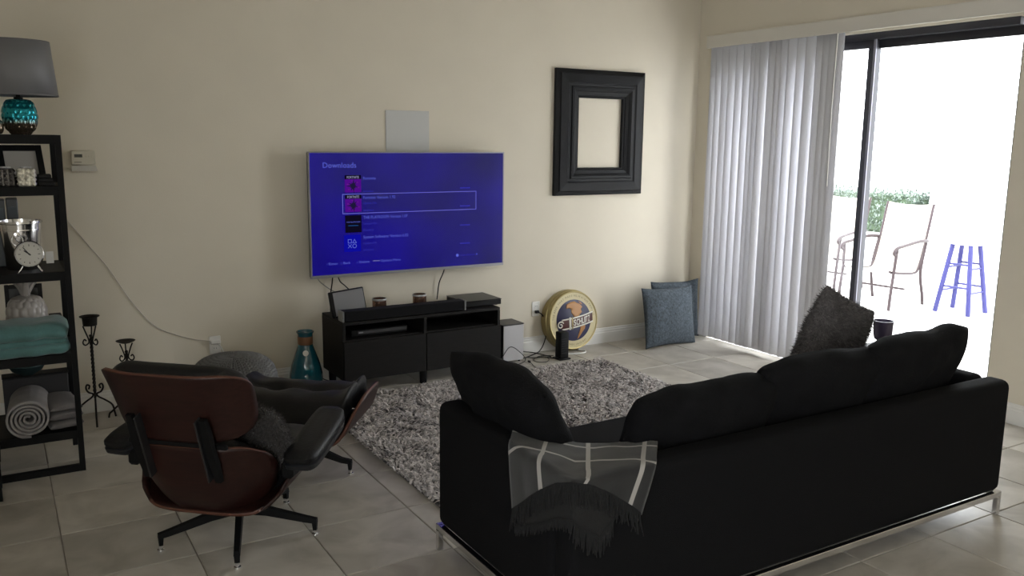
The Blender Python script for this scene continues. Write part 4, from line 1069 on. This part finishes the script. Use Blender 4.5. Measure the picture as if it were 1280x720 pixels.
# ottoman
ot = tag(empty('ottoman', (1.24, 4.09, 0), radians(-37)), 'black leather ottoman with rosewood shell in front of the lounge chair', 'ottoman')
star_base(ot, 4, .247, radians(-37) + radians(37), col_top=.235)
def ott_fn(w, y0, y1, z0, lift):
    def f(a, b):
        u, v = 2 * a - 1, 2 * b - 1
        uu = u * sqrt(1 - .38 * v ** 4); vv = v * sqrt(1 - .38 * u ** 4)
        x, dz = section(uu * w / 2, .2, .10, 1.15); y = (y0 + y1) / 2 + (y1 - y0) / 2 * vv
        return (x, y, z0 + dz)
    return f
G().grid(ott_fn(.98, -.28, .28, .238, .215), 30, 14).build('shell', m_wood, ot, 180, solid=.014, rim=m_woodedge)
ob = ott_fn(.80, -.27, .27, .252, .18)
def otop(a, b):
    p = ob(a, b); u, v = 2 * a - 1, 2 * b - 1
    h = .195 * (max(0, 1 - abs(u) ** 6) ** .5) * (max(0, 1 - abs(v) ** 4) ** .5)
    tuft = sum(.05 * exp(-((p[0] - bx) ** 2 + (p[1] - by) ** 2) / .0018) for bx, by in ((-.11, 0), (.11, 0)))
    crease = .022 * exp(-(p[1] / .02) ** 2)
    return (p[0] * (1 - .08 * abs(u) ** 3), p[1] * (1 + .05 * (1 - abs(v))), p[2] + h - (tuft + crease) * (h / .195) + .008 * noise.noise(Vector((p[0] * 9, p[1] * 9, 7))))
weld(G().grid(ob, 36, 26).grid(otop, 36, 26).build('cushion', m_leather, ot, 180))
for bx in (-.11, .11): G().lathe([(.001, .0), (.014, 0), (.012, .006), (.001, .008)], 14, (bx, 0, .385)).build('button', m_leather, ot, 40)

# ------------------------------------------------------------------ sofa
sf = tag(empty('sofa', (2.645, 2.52, 0)), 'large low black fabric sofa on a thin chrome frame, seen from behind', 'sofa')
L2 = 1.187; D2 = .48
def rbox(x0, x1, y0, y1, z0, z1, b=.035): return G().box(x0, x1, y0, y1, z0, z1, b, None, 4)
rbox(-L2, L2, -D2, -D2 + .12, .115, .635).build('backrest', m_sofa, sf, 50)
rbox(-L2, -L2 + .12, -D2 + .121, D2, .115, .635).build('arm', m_sofa, sf, 50)
rbox(L2 - .12, L2, -D2 + .121, D2, .115, .635).build('arm', m_sofa, sf, 50)
G().box(-L2 + .121, L2 - .121, -D2 + .121, D2 - .01, .115, .26, .01).build('base', m_sofa, sf, 50)
for x0, x1 in ((-L2 + .122, -.003), (.003, L2 - .122)): rbox(x0, x1, -D2 + .122, D2 - .005, .262, .43, .04).build('seat_cushion', m_sofa, sf, 50)
G().box(-L2 - .004, L2 + .004, -D2 - .004, -D2 + .02, .088, .114, .002).box(-L2 - .004, L2 + .004, D2 - .02, D2 + .004, .088, .114, .002).box(-L2 - .004, -L2 + .02, -D2 + .02, D2 - .02, .088, .114, .002).box(L2 - .02, L2 + .004, -D2 + .02, D2 - .02, .088, .114, .002).build('chrome_rail', m_chrome, sf)
for sx in (-1, 1):
    for sy in (-1, 1):
        x = sx * (L2 - .008); y = sy * (D2 - .008)
        G().box(x - .012, x + .012, y - .012, y + .012, 0, .088, .002).build('leg', m_chrome, sf)
grp = 'loose black cushions on the sofa'
def sofa_cushion(w, h, t, loc, rz, rx, label, seed, droop=.03, ry=0):
    return pillow('sofa_cushion', w, h, t, m_cush, loc, rz, rx, ry, label, 'cushion', grp, seed, .02, .02, 3.2, droop, .42)
# local x of a pillow runs along its width, it stands on its z=0 edge, +rx leans its top backwards (towards +y local)
sofa_cushion(.69, .47, .19, (1.725, 2.70, .433), radians(90), radians(-25), 'black cushion leaning on the left arm of the sofa', 11, .05)
sofa_cushion(.70, .41, .19, (2.17, 2.345, .433), radians(0), radians(22), 'black back cushion nearest the checked throw', 12, .02)
sofa_cushion(.66, .46, .19, (2.75, 2.345, .433), radians(-2), radians(22), 'black back cushion in the middle of the sofa back', 13, .03)
sofa_cushion(.72, .48, .19, (3.33, 2.345, .433), radians(3), radians(22), 'black back cushion at the right end of the sofa back', 14, .02)
fp2 = pillow('fur_pillow', .46, .46, .17, m_fur2, (3.21, 2.62, .53), radians(4), radians(8), radians(22), 'large grey fur pillow poking up behind the sofa back cushions', 'pillow', seed=21, conc=.04, p=2.4)
furry(fp2, 16000, .02, m_furhair2, 3)

# checked throw folded over the sofa's near left corner
m_throw = bpy.data.materials.new('checked_wool'); m_throw.use_nodes = True
def throw_mat():
    nt = m_throw.node_tree; b = nt.nodes['Principled BSDF']; b.inputs['Roughness'].default_value = .95; b.inputs['Sheen Weight'].default_value = .2
    uv = nt.nodes.new('ShaderNodeUVMap'); sp = nt.nodes.new('ShaderNodeSeparateXYZ'); nt.links.new(uv.outputs[0], sp.inputs[0])
    def line(sock, c, w):
        s = nt.nodes.new('ShaderNodeMath'); s.operation = 'SUBTRACT'; nt.links.new(sock, s.inputs[0]); s.inputs[1].default_value = c
        a = nt.nodes.new('ShaderNodeMath'); a.operation = 'ABSOLUTE'; nt.links.new(s.outputs[0], a.inputs[0])
        l = nt.nodes.new('ShaderNodeMath'); l.operation = 'LESS_THAN'; nt.links.new(a.outputs[0], l.inputs[0]); l.inputs[1].default_value = w
        return l.outputs[0]
    socks = [line(sp.outputs[0], c, .015) for c in (.25, .585, .915)] + [line(sp.outputs[1], c, .017) for c in (.14, .52)]
    cur = socks[0]
    for q in socks[1:]:
        m = nt.nodes.new('ShaderNodeMath'); m.operation = 'MAXIMUM'; nt.links.new(cur, m.inputs[0]); nt.links.new(q, m.inputs[1]); cur = m.outputs[0]
    mx = nt.nodes.new('ShaderNodeMix'); mx.data_type = 'RGBA'; mx.inputs['A'].default_value = (.0095, .0094, .0096, 1); mx.inputs['B'].default_value = (.36, .34, .32, 1)
    nt.links.new(cur, mx.inputs['Factor']); nt.links.new(mx.outputs['Result'], b.inputs['Base Color'])
    n = nt.nodes.new('ShaderNodeTexNoise'); n.inputs['Scale'].default_value = 300; bp = nt.nodes.new('ShaderNodeBump'); bp.inputs['Strength'].default_value = .4; bp.inputs['Distance'].default_value = .004
    nt.links.new(n.outputs[0], bp.inputs['Height']); nt.links.new(bp.outputs[0], b.inputs['Normal'])
throw_mat()
tw = tag(empty('checked_throw', (1.6, 2.2, .64)), 'charcoal throw with white check lines and fringe over the sofa corner', 'throw blanket')
# rows across the throw: inner edge, fold line over the sofa's top edge, hem
TI = [(1.545, 2.55), (1.60, 2.515), (1.65, 2.475), (1.668, 2.42), (1.69, 2.365), (1.735, 2.318), (1.80, 2.28), (1.86, 2.225), (1.895, 2.17)]
TE = [(1.443, 2.405), (1.443, 2.31), (1.443, 2.215), (1.443, 2.12), (1.443, 2.024), (1.52, 2.024), (1.60, 2.024), (1.68, 2.024), (1.764, 2.024)]
TH = [(1.440, 2.364, .426), (1.440, 2.275, .495), (1.440, 2.19, .56), (1.440, 2.10, .615), (1.440, 2.021, .642), (1.491, 2.021, .630), (1.555, 2.021, .597), (1.63, 2.021, .546), (1.703, 2.021, .487)]
ZT = .648
def lerp_list(L, s):
    n = len(L) - 1; i = min(int(s * n), n - 1); f = s * n - i
    return Vector(L[i]).lerp(Vector(L[i + 1]), f)
def throw_pt(s, t, lift=0):
    I = lerp_list(TI, s); Ee = lerp_list(TE, s); H = lerp_list(TH, s)
    I = Vector((I.x, I.y, ZT - .03 * sin(pi * s))); Et = Vector((Ee.x, Ee.y, ZT)); 
    d1 = (Et - I).length; d2 = (H - Et).length; L = d1 + d2; x = t * L
    def path(q):
        q = max(0, min(L, q))
        return I.lerp(Et, q / d1) if q < d1 else Et.lerp(H, (q - d1) / max(d2, 1e-5))
    r = .025
    p = (path(x - r) + path(x) * 2 + path(x + r)) / 4 if r < x < L - r else path(x)
    w = .004 * sin(s * 19 + 1) * max(0, min(1, (x - d1) / .1))
    out = Vector((-1, 0, 0)) if s < .46 else (Vector((0, -1, 0)) if s > .54 else Vector((-.7, -.7, 0)))
    return p + out * (.003 + abs(w)) * (x > d1 * .8) + Vector((0, 0, .004 * noise.noise(Vector((s * 9, t * 5, 2)))))
NS, NT = 64, 40
g = G().grid(lambda a, b: throw_pt(a, b), NS, NT)
o = g.build('cloth', m_throw, tw, 180, solid=.007)
o.location = (-1.6, -2.2, -.64)
uvl = o.data.uv_layers.new(name='UVMap')
co = {}
for j in range(NT + 1):
    for i in range(NS + 1): co[j * (NS + 1) + i] = (i / NS, j / NT)
for p in o.data.polygons:
    for li in p.loop_indices: uvl.data[li].uv = co[o.data.loops[li].vertex_index]
def fringe(s0, s1, n, t0f, L, lift, name, lean=0):
    g = G()
    for k in range(n):
        s = s0 + (s1 - s0) * (k + .5 * random.random()) / n; p = throw_pt(s, t0f(s), lift); out = Vector((-.006, -.006, 0)) if True else 0
        d = Vector((random.gauss(lean, .12), random.gauss(-lean, .12), -1)).normalized(); l = L * random.uniform(.75, 1.1)
        w = .0035
        q = [p + out * .5, p + out * 1.4 + d * l * .5 + Vector((random.gauss(0, .003), random.gauss(0, .003), 0)), p + out * 1.2 + d * l]
        g.tube(q, lambda t: w * (1 - .5 * t), 4)
    o = g.build(name, m_throw_dark, tw, 180); o.location = (-1.6, -2.2, -.64); o['kind'] = 'stuff'
fringe(.0, 1, 170, lambda s: .985, .075, 0, 'fringe')
# lower corner of the throw hanging on the back of the sofa, with its own fringe
UT = [(1.436, 2.33, .50), (1.436, 2.2, .57), (1.436, 2.08, .62), (1.44, 2.018, .635), (1.50, 2.017, .615), (1.58, 2.017, .57), (1.66, 2.017, .53)]
UB = [(1.437, 2.35, .37), (1.437, 2.22, .43), (1.437, 2.10, .50), (1.44, 2.018, .52), (1.50, 2.017, .47), (1.545, 2.017, .445), (1.60, 2.017, .50)]
g = G().grid(lambda a, b: lerp_list(UT, a).lerp(lerp_list(UB, a), b) + Vector((.0, .0, .004 * sin(a * 30) * b)), 30, 6); o = g.build('under_fold', m_throw_dark, tw, 180, solid=.003); o.location = (-1.6, -2.2, -.64)
g = G()
for k in range(110):
    a = k / 109; p = lerp_list(UB, a); out = Vector((-.006, -.004, 0)); d = Vector((random.gauss(0, .08), random.gauss(0, .08), -1)).normalized(); l = (.03 + .03 * (a > .5)) * random.uniform(.7, 1.2)
    g.tube([p + out * .5 + Vector((0, 0, .006)), p + d * l * .5 + out, p + d * l + out], lambda t: .0032 * (1 - .5 * t), 4)
o = g.build('under_fringe', m_throw_dark, tw, 180); o.location = (-1.6, -2.2, -.64); o['kind'] = 'stuff'

# ------------------------------------------------------------------ side table beyond the sofa, with its two things
et = tag(empty('side_table', (4.16, 2.9, 0)), 'small dark side table hidden behind the right end of the sofa', 'table')
G().box(-.15, .15, -.2, .16, .53, .55, .004).build('table_top', m_blackwood, et)
for sx in (-.13, .13):
    for sy in (-.18, .14): G().box(sx - .012, sx + .012, sy - .012, sy + .012, 0, .53).build('leg', m_blackmetal, et)
cv = tag(empty('candle_cup', (4.1, 2.9, .55)), 'dark smoky glass cup on a small foot on the side table', 'cup')
G().lathe([(.03, 0), (.034, .006), (.012, .016), (.012, .05), (.03, .058)], 24).build('foot', M('clear_foot', (.5, .5, .52), .1, spec=.8), cv, 40)
G().lathe([(.03, .059), (.044, .068), (.05, .1), (.052, .168), (.049, .168), (.046, .1), (.03, .07), (.001, .068)], 32, cap=False).build('cup_body', M('smoky_purple_glass', (.09, .075, .13), .15, spec=.7), cv, 50)
gd = tag(empty('glass_dish', (4.18, 2.77, .55)), 'small clear glass dish right of the smoky cup on the side table', 'dish')
G().lathe([(.001, 0), (.022, 0), (.03, .02), (.036, .075), (.033, .075), (.027, .024), (.001, .01)], 24).build('dish_body', M('clear_dish', (.75, .75, .78), .1, spec=.8, trans=.7), gd, 50)
g = G()
for k in range(9): g.lathe([(.001, -.005), (.005, 0), (.001, .005)], 6, (.0345 * cos(k * .7), .0345 * sin(k * .7), .078))
g.build('beaded_rim', M('bead_rim', (.3, .3, .34), .2), gd)
